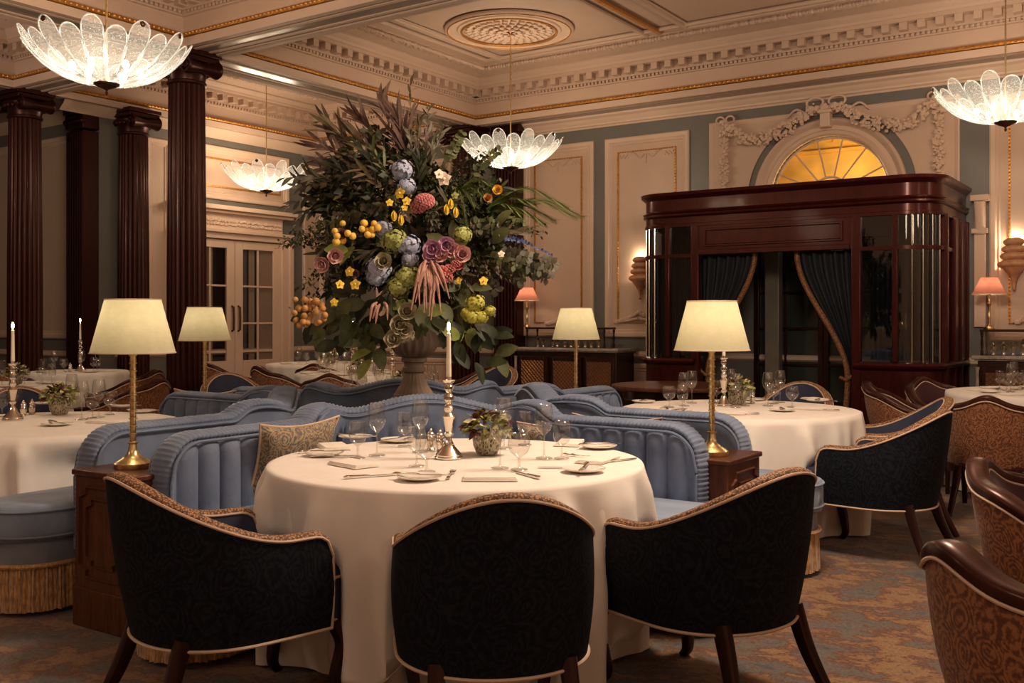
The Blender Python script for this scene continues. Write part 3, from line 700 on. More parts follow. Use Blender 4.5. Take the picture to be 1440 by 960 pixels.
sideboard(-7.10, -5.68, 'dark sideboard with three brass lattice doors left of the vestibule', 3)
sideboard(-1.74, .6, 'dark lattice sideboard with pale marble top right of the vestibule', 4)
def showcase(x0, x1, label, kind):
    t = thing('glass_display_case', label, 'display case', ((x0+x1)/2, 10.68, .992)); w = (x1-x0)/2
    MB().span(-w, w, -.14, .14, .225, .25).obj('lid_frame', 'dark', t, bev=.005)
    for sx in (-1, 1):
        for sy in (-1, 1):
            m = MB(); m.lathe([(.014, 0), (.016, .03), (.009, .06), (.014, .11), (.009, .17), (.016, .2), (.014, .225)], 10, (sx*(w-.02), sy*.12, 0)); m.obj('corner_post', 'dark', t)
    MB().span(-w+.02, w-.02, -.125, -.121, .0, .225).obj('glass_front', 'glass', t, smooth=False)
    return t
showcase(-7.0, -5.85, 'glass display case with black lid on the left sideboard', 0)
showcase(-1.73, .2, 'glass display case with black lid on the right sideboard', 1)
# small silver objects standing in the cases
m = MB(); m.lathe([(.028, 0), (.03, .01), (.02, .03), (.032, .06), (.034, .09), (.026, .10), (.012, .12), (.006, .135)], 14)
pot = tag(m.obj('silver_pot', 'silver', None), 'small silver pot, leftmost in the left glass case', 'pot', 'small silver pots in the glass cases')
xs = [-6.88+.098*k for k in range(1, 10)]; pot.location = (-6.88, 10.66, .993); pot['label'] = 'one of the small silver pots in the left glass case'
for k, x in enumerate(xs): dup(pot, (x, 10.64+.06*h2(k), .993), k*.5, 'one of the small silver pots in the left glass case', sc=(.8+.3*h2(k, 2)))
for k in range(9): dup(pot, (-1.62+.085*k, 10.62+.06*h2(k), .993), k, 'one of the small silver pots in the right glass case', 'small silver pots in the right glass case', sc=(.9+.35*h2(k, 5)))

# wall sconces: stacked shells glowing from behind
def sconce(x, z, label):
    t = thing('wall_sconce', label, 'wall light', (x, YB-.012, z), 0, 'stacked shell wall sconces')
    for k, (w_, zz, h_) in enumerate(((.10, .20, .085), (.115, .13, .09), (.13, .06, .09), (.155, -.02, .10))):
        m = MB()
        def fn(u, v):
            a = (u-.5)*pi*.95; sc = 1+.10*abs(sin(u*pi*5))-.06
            r = w_*sqrt(max(0, sin(pi*min(1, max(0, .08+v*.84)))))*sc
            return (r*sin(a), -.075*cos(a)*(.4+.6*sin(pi*v*.9))-.03, zz+h_*(v-.5))
        m.grid(fn, 26, 10); m.grid(lambda u, v: (fn(u, v)[0]*.96, fn(u, v)[1]+.006, fn(u, v)[2]), 26, 10); m.obj('shell', 'terra', t)
    m = MB(); m.lathe([(.10, -.05), (.085, -.08), (.05, -.12), (.024, -.17), (.014, -.24), (.018, -.26), (.012, -.275), (.004, -.28)], 16, (0, -.05, 0)); m.obj('drop', 'terra', t)
    for dz in (.22, -.04): lamp('sconce_light', (0, -.03, dz), 4.5, .03, (1, .82, .56), t)
    return t
sconce(wall_x(903), 1.86, 'gilded stacked shell wall sconce left of the vestibule')
sconce(wall_x(1427), 1.90, 'gilded stacked shell wall sconce at right edge, above pink lamp')
# carved giltwood cresting leaning on the case tops: low shell ornaments on the wall
def crest(x, z, w_, label):
    m = MB()
    for s in (-1, 1):
        for k in range(22):
            t_ = k/22; m.ball((x+s*w_*t_, YB-.03, z+.12*(1-t_)**1.5+.015*h2(k, s)), .017+.012*h2(k, 3, s), 5, 4)
            m.ball((x+s*w_*t_, YB-.03, z+.05*(1-t_)), .02, 5, 4)
    trim(m, 'cream')
crest(-5.62, 1.30, .35, ''); crest(-6.6, 1.28, .38, ''); crest(-1.35, 1.30, .12, '')
# ================================================================== FURNITURE
C0 = (-.59, 6.03)                          # middle of the block of four banquettes (right, ahead)
AXES = {'near': (.182, -.983), 'right': (.983, .182), 'far': (-.182, .983), 'left': (-.983, -.182)}
def q2(a, b, ax):                          # quadrant coordinates -> (right, ahead)
    n = AXES[ax]; u = (-n[1], n[0]) 
    return (C0[0]+a*n[0]+b*u[0], C0[1]+a*n[1]+b*u[1])

def rv_(k): return h2(k)*2-1
def make_banquette():
    t = thing('banquette', 'x', 'banquette', (0, 0, 0), 0, 'blue velvet banquettes back to back round the urn')
    def pt(al, pe, s): return (s*(al-pe)/sqrt(2), (al+pe)/sqrt(2))      # local x across, y outward
    AP = .27
    ctrl = [pt(1.98, AP, 1), pt(1.7, AP, 1), pt(1.4, AP, 1), pt(1.18, AP+.0, 1), (.50, .80), (.30, .77), (0, .76), (-.30, .77), (-.50, .80), pt(1.18, AP, -1), pt(1.4, AP, -1), pt(1.7, AP, -1), pt(1.98, AP, -1)]
    P, L = resample(spline([(x, y, 0) for x, y in ctrl], 10), .0115); n = len(P)
    tan = [(P[min(n-1, i+1)]-P[max(0, i-1)]).normalized() for i in range(n)]
    nor = [Vector((tt.y, -tt.x, 0)) for tt in tan]
    if nor[n//2].y < 0: nor = [-q for q in nor]        # inward = toward the sitter (+y)
    S = [L*i/(n-1) for i in range(n)]; ARM = 1.02
    def ztop(s):
        d = min(s, L-s); R = .15
        c = abs(s-L/2); hump = .065*max(0, cos(min(pi/2, c/.36*pi/2)))**1.2
        lobe = .035*max(0, cos(min(pi/2, abs(c-.60)/.19*pi/2)))**1.1
        z = .845+.030*sm((.80-c)/.12)+hump+lobe
        if d < R: z -= R-sqrt(max(0, R*R-(R-d)**2))
        return z
    TH_ = .065
    # back and arms: inner face channelled, outer face plain
    rs = []
    for i in range(n):
        s = S[i]; c = abs(s-L/2); zt = ztop(s)-.028; arm = c > .72
        if arm: k = abs(sin(pi*(c-.72)/.118)); bul = .052*k**.42-.012
        else:
            bul = .02
        ring = []
        for v in range(15):
            z = .36+(zt-.36)*v/14.0
            if arm: bb = bul*min(1, (14-v)/1.6)**.5
            else:
                bu = 0
                for bs, bz in ((0, .70), (.26, .64), (-.26, .64), (.50, .72), (-.50, .72), (.13, .56), (-.13, .56), (.38, .54), (-.38, .54), (.66, .60), (-.66, .60)):
                    dd = ((s-L/2-bs)**2+(z-bz)**2); bu -= .045*math.exp(-dd/.0012)
                # creases run between the buttons
                x_ = (s-L/2); bu -= .022*math.exp(-((abs((x_+(z-.7)*1.6) % .26-.13)-.13)**2)/.00012)*(.45 < z < zt-.09)
                bu -= .022*math.exp(-((abs((x_-(z-.7)*1.6) % .26-.13)-.13)**2)/.00012)*(.45 < z < zt-.09)
                bb = .03+bu
            q = P[i]+nor[i]*(TH_+bb-.015); ring.append((q.x, q.y, z))
        q = P[i]+nor[i]*.01; ring.append((q.x, q.y, zt+.012))
        for v in range(4):
            z = zt-(zt-.10)*v/3.0; q = P[i]-nor[i]*TH_; ring.append((q.x, q.y, z))
        rs.append(ring)
    MB().rings(rs, True, True, True).obj('backrest', 'bluev', t, ang=50)
    # ruched roll along the top and down both arm fronts
    path = []; R_ = []; up = []
    for z in [.30+.02*k for k in range(int((ztop(0)-.30)/.02))]: path.append(P[0]+Vector((0, 0, z))-tan[0]*.005); 
    fr = len(path)
    for i in range(n): path.append(P[i]+Vector((0, 0, ztop(S[i])-.02)))
    for p in reversed(path[:fr]): path.append(P[-1]+tan[-1]*.005+Vector((0, 0, p.z)))
    Q, LQ = resample(path, .0072)
    # steady frame: side = inward normal
    m = MB(); rings = []
    for i, p in enumerate(Q):
        tt = (Q[min(len(Q)-1, i+1)]-Q[max(0, i-1)]).normalized()
        # nearest plan normal
        fx = min(n-1, max(0, int((i*LQ/(len(Q)-1)-fr*.02)/L*(n-1)))); nn = nor[fx]
        o = nn.cross(tt).normalized()
        if o.z < 0 and abs(tt.z) < .9: o = -o
        k = (1, 1.08, .78)[i % 3]+.06*rv_(i)
        # roll: broad across the arm, shallow outwards
        rings.append([p+nn*((TH_+.004)*cos(a)*(1.01, 1.02, .965)[i % 3])+o*(.023*sin(a)*k) for a in [2*pi*j/12 for j in range(12)]])
    m.rings(rings, True, True, True).obj('ruched_border', 'bluev', t, ang=80)
    for sd in (1, -1):
        m = MB(); m.tube([Q[i]+nor[min(n-1, max(0, int((i*LQ/(len(Q)-1)-fr*.02)/L*(n-1))))]*((TH_+.016)*sd)-Vector((0, 0, .018)) for i in range(0, len(Q), 2)], .007, 6); m.obj('piping', 'bluev', t)
    # seat: swept cushion with half-round ends, base and fringe
    PC = .35+.225
    sc = [pt(2.04, PC, 1), pt(1.5, PC, 1), pt(1.1, PC, 1), (.20, 1.07), (0, 1.05), (-.20, 1.07), pt(1.1, PC, -1), pt(1.5, PC, -1), pt(2.04, PC, -1)]
    SP, SL = resample(spline([(x, y, 0) for x, y in sc], 10), .02)
    def seat(z0, z1, half, r, name, mat, wob=0):
        m = MB(); prof = rrect(2, z1-z0, 1, 1); rs = []; N = len(SP); ext = half
        idx = [(0, -ext*cos(a), sin(a)) for a in [pi/2*k/8 for k in range(1, 9)]]+[(i, 0, 1) for i in range(1, N-1)]+[(N-1, ext*sin(a), cos(a)) for a in [pi/2*k/8 for k in range(0, 8)]]
        for c_, (i, e, k) in enumerate(idx):
            tt = (SP[min(N-1, i+1)]-SP[max(0, i-1)]).normalized(); nn = Vector((tt.y, -tt.x, 0)); p = SP[i]+tt*e; w_ = half*max(.02, k)
            ring = []
            rr = min(r, w_*.9)
            for cx, cz, a0 in ((w_-rr, z1-rr, 0), (-w_+rr, z1-rr, 90), (-w_+rr, z0+rr, 180), (w_-rr, z0+rr, 270)):
                for q in range(4):
                    a = radians(a0+30*q); g = p+nn*(cx+rr*cos(a)); ring.append((g.x, g.y, cz+rr*sin(a)))
            rs.append(ring)
        m.rings(rs, True, True, True); return m.obj(name, mat, t, ang=60)
    cu = seat(.335, .50, .235, .05, 'seat_cushion', 'bluep'); seat(.20, .345, .205, .02, 'seat_base', 'greyv')
    def outline(half, z, step=.013, wob=0):
        N = len(SP); o = []
        for sd in (1, -1):
            rng = range(N) if sd == 1 else range(N-1, -1, -1)
            for i in rng:
                tt = (SP[min(N-1, i+1)]-SP[max(0, i-1)]).normalized(); nn = Vector((tt.y, -tt.x, 0)); o.append(SP[i]+nn*half*sd+Vector((0, 0, z)))
            e = N-1 if sd == 1 else 0; tt = (SP[-1]-SP[-2]).normalized() if sd == 1 else (SP[0]-SP[1]).normalized(); nn = Vector((tt.y, -tt.x, 0))
            for k in range(1, 12):
                a = pi*k/12; o.append(SP[e]+nn*half*cos(a)+tt*half*sin(a)+Vector((0, 0, z)))
        o.append(o[0].copy()); Q_, _ = resample(o, step); return Q_[:-1]
    for z in (.475, .36): 
        m = MB(); m.tube(outline(.237, z, .03), .006, 6, True); m.obj('piping', 'bluep' if z > .4 else 'greyv', cu)
    O0 = outline(.212, 0, .007); rs = []
    for z, e in ((.225, .0), (.12, .004), (.02, .010)):
        cen = Vector((0, 1.2, 0)); rs.append([(p.x+(e+.006*(j % 2))*cos(j*2.4), p.y+(e+.006*(j % 2))*sin(j*2.4), z+.008*h2(j)*(z < .1)) for j, p in enumerate(O0)])
    m = MB(); m.rings(rs, True); fr_ = m.obj('fringe', 'fringe', t, ang=180)
    m = MB(); m.tube(outline(.216, .228, .02), .012, 6, True); m.obj('braid', 'fringe', fr_)
    return t
bq = make_banquette()
for i, (ax, lab) in enumerate((('near', 'blue velvet banquette facing the viewer round the front table'), ('right', 'blue velvet banquette facing the right-hand table'), ('far', 'blue velvet banquette seen from behind the urn, facing away'), ('left', 'blue velvet banquette facing the left-hand table'))):
    n = AXES[ax]; o = bq if i == 0 else dup(bq, (0, 0, 0))
    x, y = R2(*C0); o.location = (x, y, 0); o.rotation_euler = (0, 0, heading(*n)); o['label'] = lab

# lamp boxes at the four corners, with brass lamps
def corner_box(dr, label, sh=0):
    a = R2(*C0); t = thing('lamp_cabinet', label, 'cabinet', (0, 0, 0), 0, 'mahogany lamp cabinets at the banquette corners')
    dn = sqrt(dr[0]**2+dr[1]**2); d = (dr[0]/dn, dr[1]/dn); r, f = C0[0]+d[0]*1.93+sh*d[1], C0[1]+d[1]*1.93-sh*d[0]
    x, y = R2(r, f); t.location = (x, y, 0); t.rotation_euler = (0, 0, heading(-d[0], -d[1]))      # local -y is the outward face
    MB().span(-.205, .205, -.17, .17, .0, .66).obj('body', 'walnut', t, bev=.006)
    MB().span(-.215, .215, -.182, .18, .655, .68).obj('top', 'walnut', t, bev=.006)
    MB().span(-.213, .213, -.178, .178, 0, .17).obj('plinth', 'walnut', t, bev=.006)
    m = MB()
    def frame(hw, z0, z1, c, w_):
        zc = (z0+z1)/2; P = [(-hw+c, z0), (hw-c, z0), (hw-c, z0+c*.6), (hw, z0+c), (hw, z1-c), (hw-c, z1-c*.6), (hw-c, z1), (-hw+c, z1), (-hw+c, z1-c*.6), (-hw, z1-c), (-hw, z0+c), (-hw+c, z0+c*.6)]
        m.sweep([(x_, -.172, z_) for x_, z_ in P], [(-w_, -.006), (w_, -.006), (w_*.3, .009), (-w_*.3, .009)], (0, -1, 0), True)
    frame(.165, .22, .61, .05, .009); frame(.115, .27, .56, .04, .006); m.obj('panel_moulding', 'walnut', t, smooth=False)
    return t, (r, f)
def brass_lamp(label, r, f):
    x, y = R2(r, f); t = thing('table_lamp', label, 'table lamp', (x, y, .68), 0, 'tall brass table lamps with cream shades')
    m = MB(); m.lathe([(.078, 0), (.08, .004), (.08, .022), (.074, .026), (.07, .03), (.045, .045), (.026, .06), (.02, .08), (.017, .105), (.022, .108), (.022, .113), (.014, .116)], 32); m.obj('base', 'brass', t)
    m = MB(); prof = []
    for k in range(12):
        z = .116+k*.0348; prof += [(.0125, z), (.0145, z+.008), (.0125, z+.024), (.0125, z+.0275), (.0175, z+.0285), (.0175, z+.0335)]
    m.lathe(prof, 16); m.obj('stem', 'brass', t)
    m = MB(); m.lathe([(.012, .53), (.012, .58), (.018, .585), (.018, .62)], 12); m.obj('lamp_holder', 'brass', t)
    m = MB(); m.lathe([(.180, .505), (.118, .742)], 48, cap0=False, cap1=False); sh = m.obj('lamp_shade', 'shade', t)
    m = MB()
    for r_, z in ((.180, .506), (.118, .741)): m.tube([(r_*cos(2*pi*k/48), r_*sin(2*pi*k/48), z) for k in range(48)], .0028, 6, True)
    m.obj('shade_rim', 'brass' if 0 else 'piping', sh)
    m = MB(); m.ball((0, 0, .645), .026, 10, 8); m.obj('bulb', 'bulb', t)
    lamp('lamp_light', (0, 0, .64), 2.4, .035, (1, .80, .50), t)
    return t
DG = {'nl': (-1.07, -1.63), 'nr': (1.575, -1.07), 'fl': (-1.575, 1.04), 'fr': (1.07, 1.63)}
for k, (lb, ll) in {'nl': ('mahogany lamp cabinet beside the front left navy chair', 'brass lamp with cream shade, nearest, at front left'), 'nr': ('mahogany lamp cabinet between front and right-hand banquettes', 'brass lamp with cream shade in front of the vestibule, right'), 'fl': ('mahogany lamp cabinet at far left corner, hidden by banquettes', 'brass lamp with cream shade before the tallest dark column'), 'fr': ('mahogany lamp cabinet at far right corner, hidden by banquettes', 'brass lamp with cream shade in front of the left sideboard')}.items():
    px = {'nl': 187, 'nr': 1001, 'fl': 288, 'fr': 810}[k]
    t, (r, f) = corner_box(DG[k], lb, {'nl': 0, 'nr': .06, 'fl': 0, 'fr': 0}[k])
    f2 = {'nl': 4.42, 'nr': 4.83, 'fl': 7.10, 'fr': 7.58}[k]
    brass_lamp(ll, (px-720)/1409*f2, f2)

# ---- armchairs
def u_path(w2, yb, yf, rc=.22, step=.02, front_in=.0):
    """plan of a tub chair: front-left, round the back, front-right"""
    rc = .30; pts = [(-w2+.012*(1-k/6)**2, yf+(yb+rc-yf)*k/6) for k in range(6)]
    for k in range(41):
        a = pi+pi*k/40; e = .94
        pts.append((w2*abs(cos(a))**e*(1 if cos(a) > 0 else -1), yb+rc-rc*abs(sin(a))**e))
    pts += [(w2-.012*(1-k/6)**2, yf+(yb+rc-yf)*k/6) for k in range(5, -1, -1)]
    return resample([(x, y, 0) for x, y in pts], step)
def tub_shell(zrim, w2=.30, yb=-.28, yf=.27, z0=.295, thick=.055, lean=.085, infl=.012, step=.022):
    P, L = u_path(w2, yb, yf, step=step); n = len(P); out = []
    for i in range(n):
        t = (P[min(n-1, i+1)]-P[max(0, i-1)]).normalized(); nn = Vector((-t.y, t.x, 0))   # inward?
        if nn.dot(Vector((0, .05, 0))-P[i]) < 0: nn = -nn
        s = i/(n-1); back = sm((abs(P[i].y-yf)/(yf-yb)-.25)/.75)
        out.append((P[i], nn, s, back, L))
    def pos(i, v, inner, extra=0):
        p, nn, s, back, L = out[i]; zt = zrim(s, L); z = z0+(zt-z0)*v
        ln = lean*back*((z-z0)/.55)
        q = p-nn*(infl*sin(pi*min(1, v)))+Vector((0, -ln, 0))+Vector((p.x*.05*((z-z0)/.5), 0, 0))
        if inner: q = p+nn*thick+Vector((0, -ln, 0))+Vector((p.x*.05*((z-z0)/.5), 0, 0))
        return Vector((q.x, q.y, z))-nn*extra
    return out, pos, n
def navy_rim(s, L):
    c = abs(s-.5)*2                       # 0 back centre, 1 arm front
    z = .610+.215*(cos(pi*min(1, c/.80))*.5+.5)
    d = (1-c)*L/2; R = .07
    if d < R: z -= R-sqrt(max(0, R*R-(R-d)**2))
    return z
def sq_leg(path, w0, w1):
    m = MB(); n = len(path); m.sweep(spline(path, 5), rrect(1, 1, .2, 2), (0, 1, 0), False, True, [w0+(w1-w0)*k/((n-1)*5) for k in range((n-1)*5+1)]); return m
def make_navy():
    t = thing('armchair', 'x', 'chair', (0, 0, 0), 0, 'navy damask armchairs with braided rims')
    out, pos, n = tub_shell(navy_rim); NV = 9
    m = MB(); rs = []
    for i in range(n):
        rs.append([pos(i, v/NV, False) for v in range(NV+1)])
    m.rings(rs, False)
    m.rings([[pos(0, v/NV, False) for v in range(NV+1)], [pos(0, v/NV, True) for v in range(NV+1)]], False)
    m.rings([[pos(n-1, v/NV, False) for v in range(NV+1)], [pos(n-1, v/NV, True) for v in range(NV+1)]], False)
    m.rings([[pos(i, 0, False) for i in range(n)], [pos(i, 0, True) for i in range(n)]], False)
    m.obj('outer_back', 'navy', t, ang=60)
    m = MB(); m.rings([[pos(i, v/NV, True)+(out[i][1]*(.03*sin(pi*v/NV))) for v in range(NV+1)] for i in range(n)], False); m.obj('inner_back', 'navyin', t, ang=60)
    # braided band: up the arm front, along the rim, down the other side
    def line(side, inner, k=0): return
    pth, nr = [], []
    for v in range(0, 9): pth.append((pos(0, v/9, False)+pos(0, v/9, True))/2); nr.append(out[0][1])
    for i in range(n): pth.append((pos(i, 1, False)+pos(i, 1, True))/2); nr.append(out[i][1])
    for v in range(8, -1, -1): pth.append((pos(n-1, v/9, False)+pos(n-1, v/9, True))/2); nr.append(out[n-1][1])
    N = len(pth); rings = []; e1 = []; e2 = []
    for i in range(N):
        tt = (pth[min(N-1, i+1)]-pth[max(0, i-1)]).normalized(); o = nr[i].cross(tt).normalized()
        cen = Vector((0, -.02, .5)); 
        if o.dot(pth[i]-Vector((pth[i].x*.9, -.02, .42))) < 0: o = -o
        w_ = .026
        rings.append([pth[i]+nr[i]*w_*a+o*b_ for a, b_ in ((-1, -.006), (-1, .006), (-.7, .015), (0, .019), (.7, .015), (1, .006), (1, -.006))])
        e1.append(pth[i]-nr[i]*(w_+.003)+o*.001); e2.append(pth[i]+nr[i]*(w_+.003)+o*.001)
    MB().rings(rings, True, True, True).obj('braided_rim', 'braid', t, ang=80)
    m = MB(); m.tube(e1, .0052, 6); m.tube(e2, .0052, 6); 
    m.tube([pos(i, .0, False)-out[i][1]*.004 for i in range(n)], .0055, 6); m.obj('piping', 'piping', t)
    # seat with rounded front
    m = MB(); rs = []
    def seat_ring(k, z):
        o = []
        for j in range(36):
            a = 2*pi*j/36; cx, cy = cos(a), sin(a); ex = abs(cx)**.62*(1 if cx > 0 else -1); ey = abs(cy)**.62*(1 if cy > 0 else -1)
            o.append((.262*k*ex, .125+.345*k*ey, z))
        return o
    for k, z in ((.96, .30), (1, .315), (1.0, .42), (.985, .455), (.93, .475), (.6, .49), (.05, .495)): rs.append(seat_ring(k, z))
    m.rings(rs, True, True, True); st = m.obj('seat', 'navyin', t, ang=60)
    m = MB(); m.tube(seat_ring(1.0, .45), .005, 6, True); m.tube(seat_ring(.985, .305), .005, 6, True); m.obj('seat_piping', 'piping', st)
    for sx in (-1, 1):
        sq_leg([(sx*.215, .31, .32), (sx*.24, .345, .22), (sx*.232, .325, .12), (sx*.222, .312, .04), (sx*.228, .34, .0)], .058, .030).obj('leg', 'dark', t)
        sq_leg([(sx*.195, -.205, .325), (sx*.205, -.245, .20), (sx*.225, -.285, .10), (sx*.245, -.335, .0)], .052, .034).obj('leg', 'dark', t)
    return t
def wood_rim(s, L):
    c = abs(s-.5)*2
    z = .585+.225*(cos(pi*min(1, c/.95))*.5+.5)
    z += .016*cos(2*pi*c/.42)*(1-c)
    return z
def make_wood():
    t = thing('wood_framed_armchair', 'x', 'chair', (0, 0, 0), 0, 'rust paisley armchairs with carved wooden rims')
    out, pos, n = tub_shell(wood_rim, w2=.30, yb=-.27, yf=.26, z0=.33, lean=.12, infl=.02); NV = 8
    m = MB(); m.rings([[pos(i, v/NV*.97, False) for v in range(NV+1)] for i in range(n)], False); m.obj('outer_back', 'paisley', t, ang=70)
    m = MB(); m.rings([[pos(i, v/NV*.97, True)+out[i][1]*(.025*sin(pi*v/NV)) for v in range(NV+1)] for i in range(n)], False); m.obj('inner_back', 'maroon', t, ang=70)
    rings = []; e1 = []; e2 = []
    for i in range(n):
        p = (pos(i, 1, False)+pos(i, 1, True))/2; nn = out[i][1]; tt = Vector((-nn.y, nn.x, 0)); w_ = .036
        rings.append([p+nn*a*w_+Vector((0, 0, b_)) for a, b_ in ((-1, -.028), (-1.04, -.008), (-.9, .004), (-.3, .008), (.3, .008), (.9, .004), (1.04, -.008), (1, -.028))])
        e1.append(p-nn*.034-Vector((0, 0, .034))); e2.append(p+nn*.036-Vector((0, 0, .034)))
    fr = MB().rings(rings, True, True, True); 
    fo = fr.obj('wooden_rim', 'frame', t, ang=70)
    for sd, i in ((-1, 0), (1, n-1)):
        m = MB(); p = (pos(i, 1, False)+pos(i, 1, True))/2; b_ = (pos(i, 0, False)+pos(i, 0, True))/2
        m.sweep(spline([p+Vector((0, .02, 0)), p*.5+b_*.5+Vector((0, -.015, 0)), b_+Vector((0, .01, -.03))], 6), rrect(.07, .05, .015), (0, 1, 0)); m.obj('arm_post', 'frame', t)
    m = MB(); m.tube(e1, .005, 6); m.tube(e2, .005, 6); m.obj('piping', 'piping', t)
    m = MB(); m.sweep([pos(i, 0, False)+out[i][1]*.02-Vector((0, 0, .02)) for i in range(n)], [(-.03, -.03), (.03, -.03), (.03, .03), (-.03, .03)]); m.obj('seat_rail', 'frame', t, bev=.005)
    m = MB(); m.rings([[(k*.25*abs(cos(a))**.6*(1 if cos(a) > 0 else -1), .03+k*.29*abs(sin(a))**.6*(1 if sin(a) > 0 else -1), z) for a in [2*pi*j/32 for j in range(32)]] for k, z in ((.95, .31), (1, .33), (1, .42), (.94, .46), (.6, .475), (.05, .48))], True, True, True); m.obj('seat', 'maroon', t, ang=60)
    for sx in (-1, 1):
        sq_leg([(sx*.24, .26, .34), (sx*.24, .265, .2), (sx*.235, .26, .0)], .055, .030).obj('leg', 'dark', t)
        sq_leg([(sx*.20, -.21, .32), (sx*.215, -.25, .18), (sx*.24, -.32, .0)], .055, .032).obj('leg', 'dark', t)
    return t
NV0 = make_navy(); WD0 = make_wood(); used = {}
def place(src, r, f, face, label, sc=1, z=0, group=None):
    x, y = R2(r, f); rz = heading(*face)
    if src.name not in used:
        used[src.name] = 1; o = src; o.location = (x, y, z); o.rotation_euler = (0, 0, rz); o['label'] = label
        if group: o['group'] = group
    else: o = dup(src, (x, y, z), rz, label, group)
    o.scale = (sc,)*3
    return o
CHN = [dup(NV0, (0, 0, 0)) for _ in range(0)]
place(NV0, -.06, 3.16, (-.16, .98), 'navy armchair in the centre foreground, back to the viewer')
place(NV0, -1.00, 3.42, (.73, .62), 'navy armchair at front left, facing right to the table')
place(NV0, .715, 3.58, (-.62, .78), 'navy armchair at front right, facing left to the table')
place(NV0, 2.12, 5.72, (-.76, .65), 'navy armchair at the right-hand table, nearer of the two')
place(NV0, 2.45, 6.45, (-.98, .2), 'navy armchair at the right-hand table, mostly behind the nearer one')
place(NV0, 2.15, 7.75, (-.55, -.83), 'navy armchair on the far side of the right-hand table')
place(NV0, -3.50, 7.15, (.5, -.85), 'navy armchair behind the left-hand table')
place(NV0, -2.5, 9.1, (.5, -.8), 'navy armchair with rounded rim in front of the white doors, left of the banquettes')
place(NV0, -.28, 10.6, (-.6, -.8), 'navy armchair right of the urn foot, in the distance')
R_ = 'rust paisley armchair '
place(WD0, 1.34, 2.30, (.96, .10), R_+'in the bottom right corner, nearest the viewer')
place(WD0, 1.97, 3.42, (.80, -.60), R_+'at right edge showing its maroon inner back')
place(WD0, 3.35, 6.95, (.55, .83), R_+'with large patterned back at the right-edge table')
place(WD0, 3.20, 8.0, (.85, -.4), R_+'in front of the vestibule, seen side on')
place(WD0, 3.71, 8.5, (.25, -.97), R_+'behind the right-edge table, maroon inside facing us')
place(WD0, -3.35, 8.7, (-.9, .3), R_+'right of the big left lamp, nearer of two')
place(WD0, -3.95, 10.3, (-.9, .3), R_+'right of the big left lamp, farther of two')
place(WD0, -3.35, 11.6, (.75, .66), R_+'with tall rim just right of the tallest column', 1.12)
place(WD0, -2.30, 10.35, (.7, .7), R_+'before the distant white table, left one', 1.05)
place(WD0, -2.25, 11.9, (.1, 1), R_+'before the distant white table, middle one')
place(WD0, -1.75, 9.75, (-.1, 1), R_+'before the distant white table, right one')
place(WD0, -.45, 11.6, (-.8, -.5), R_+'seen side on beyond the urn foot')
place(WD0, -4.85, 9.9, (.1, .99), R_+'between the two far left tables', 1.03)

SEATS = [((-.06, 3.16), (-.16, .98)), ((-1.00, 3.42), (.73, .62)), ((.715, 3.58), (-.62, .78)), ((2.12, 5.72), (-.76, .65)), ((2.45, 6.45), (-.98, .2)), ((2.15, 7.75), (-.55, -.83))]
def seat_limits(x, y):
    out = []
    for c, f in SEATS:
        n = sqrt(f[0]**2+f[1]**2); sx, sy = R2(c[0]+.10*f[0]/n, c[1]+.10*f[1]/n); out.append((sx-x, sy-y))
    def lim(a):
        best = None
        for dx, dy in out:
            b_ = dx*cos(a)+dy*sin(a); q = dx*dx+dy*dy-b_*b_; rr = .35
            if b_ > 0 and q < rr*rr: 
                v = max(.30, b_-sqrt(rr*rr-q)); best = v if best is None else min(best, v)
        return best
    return lim
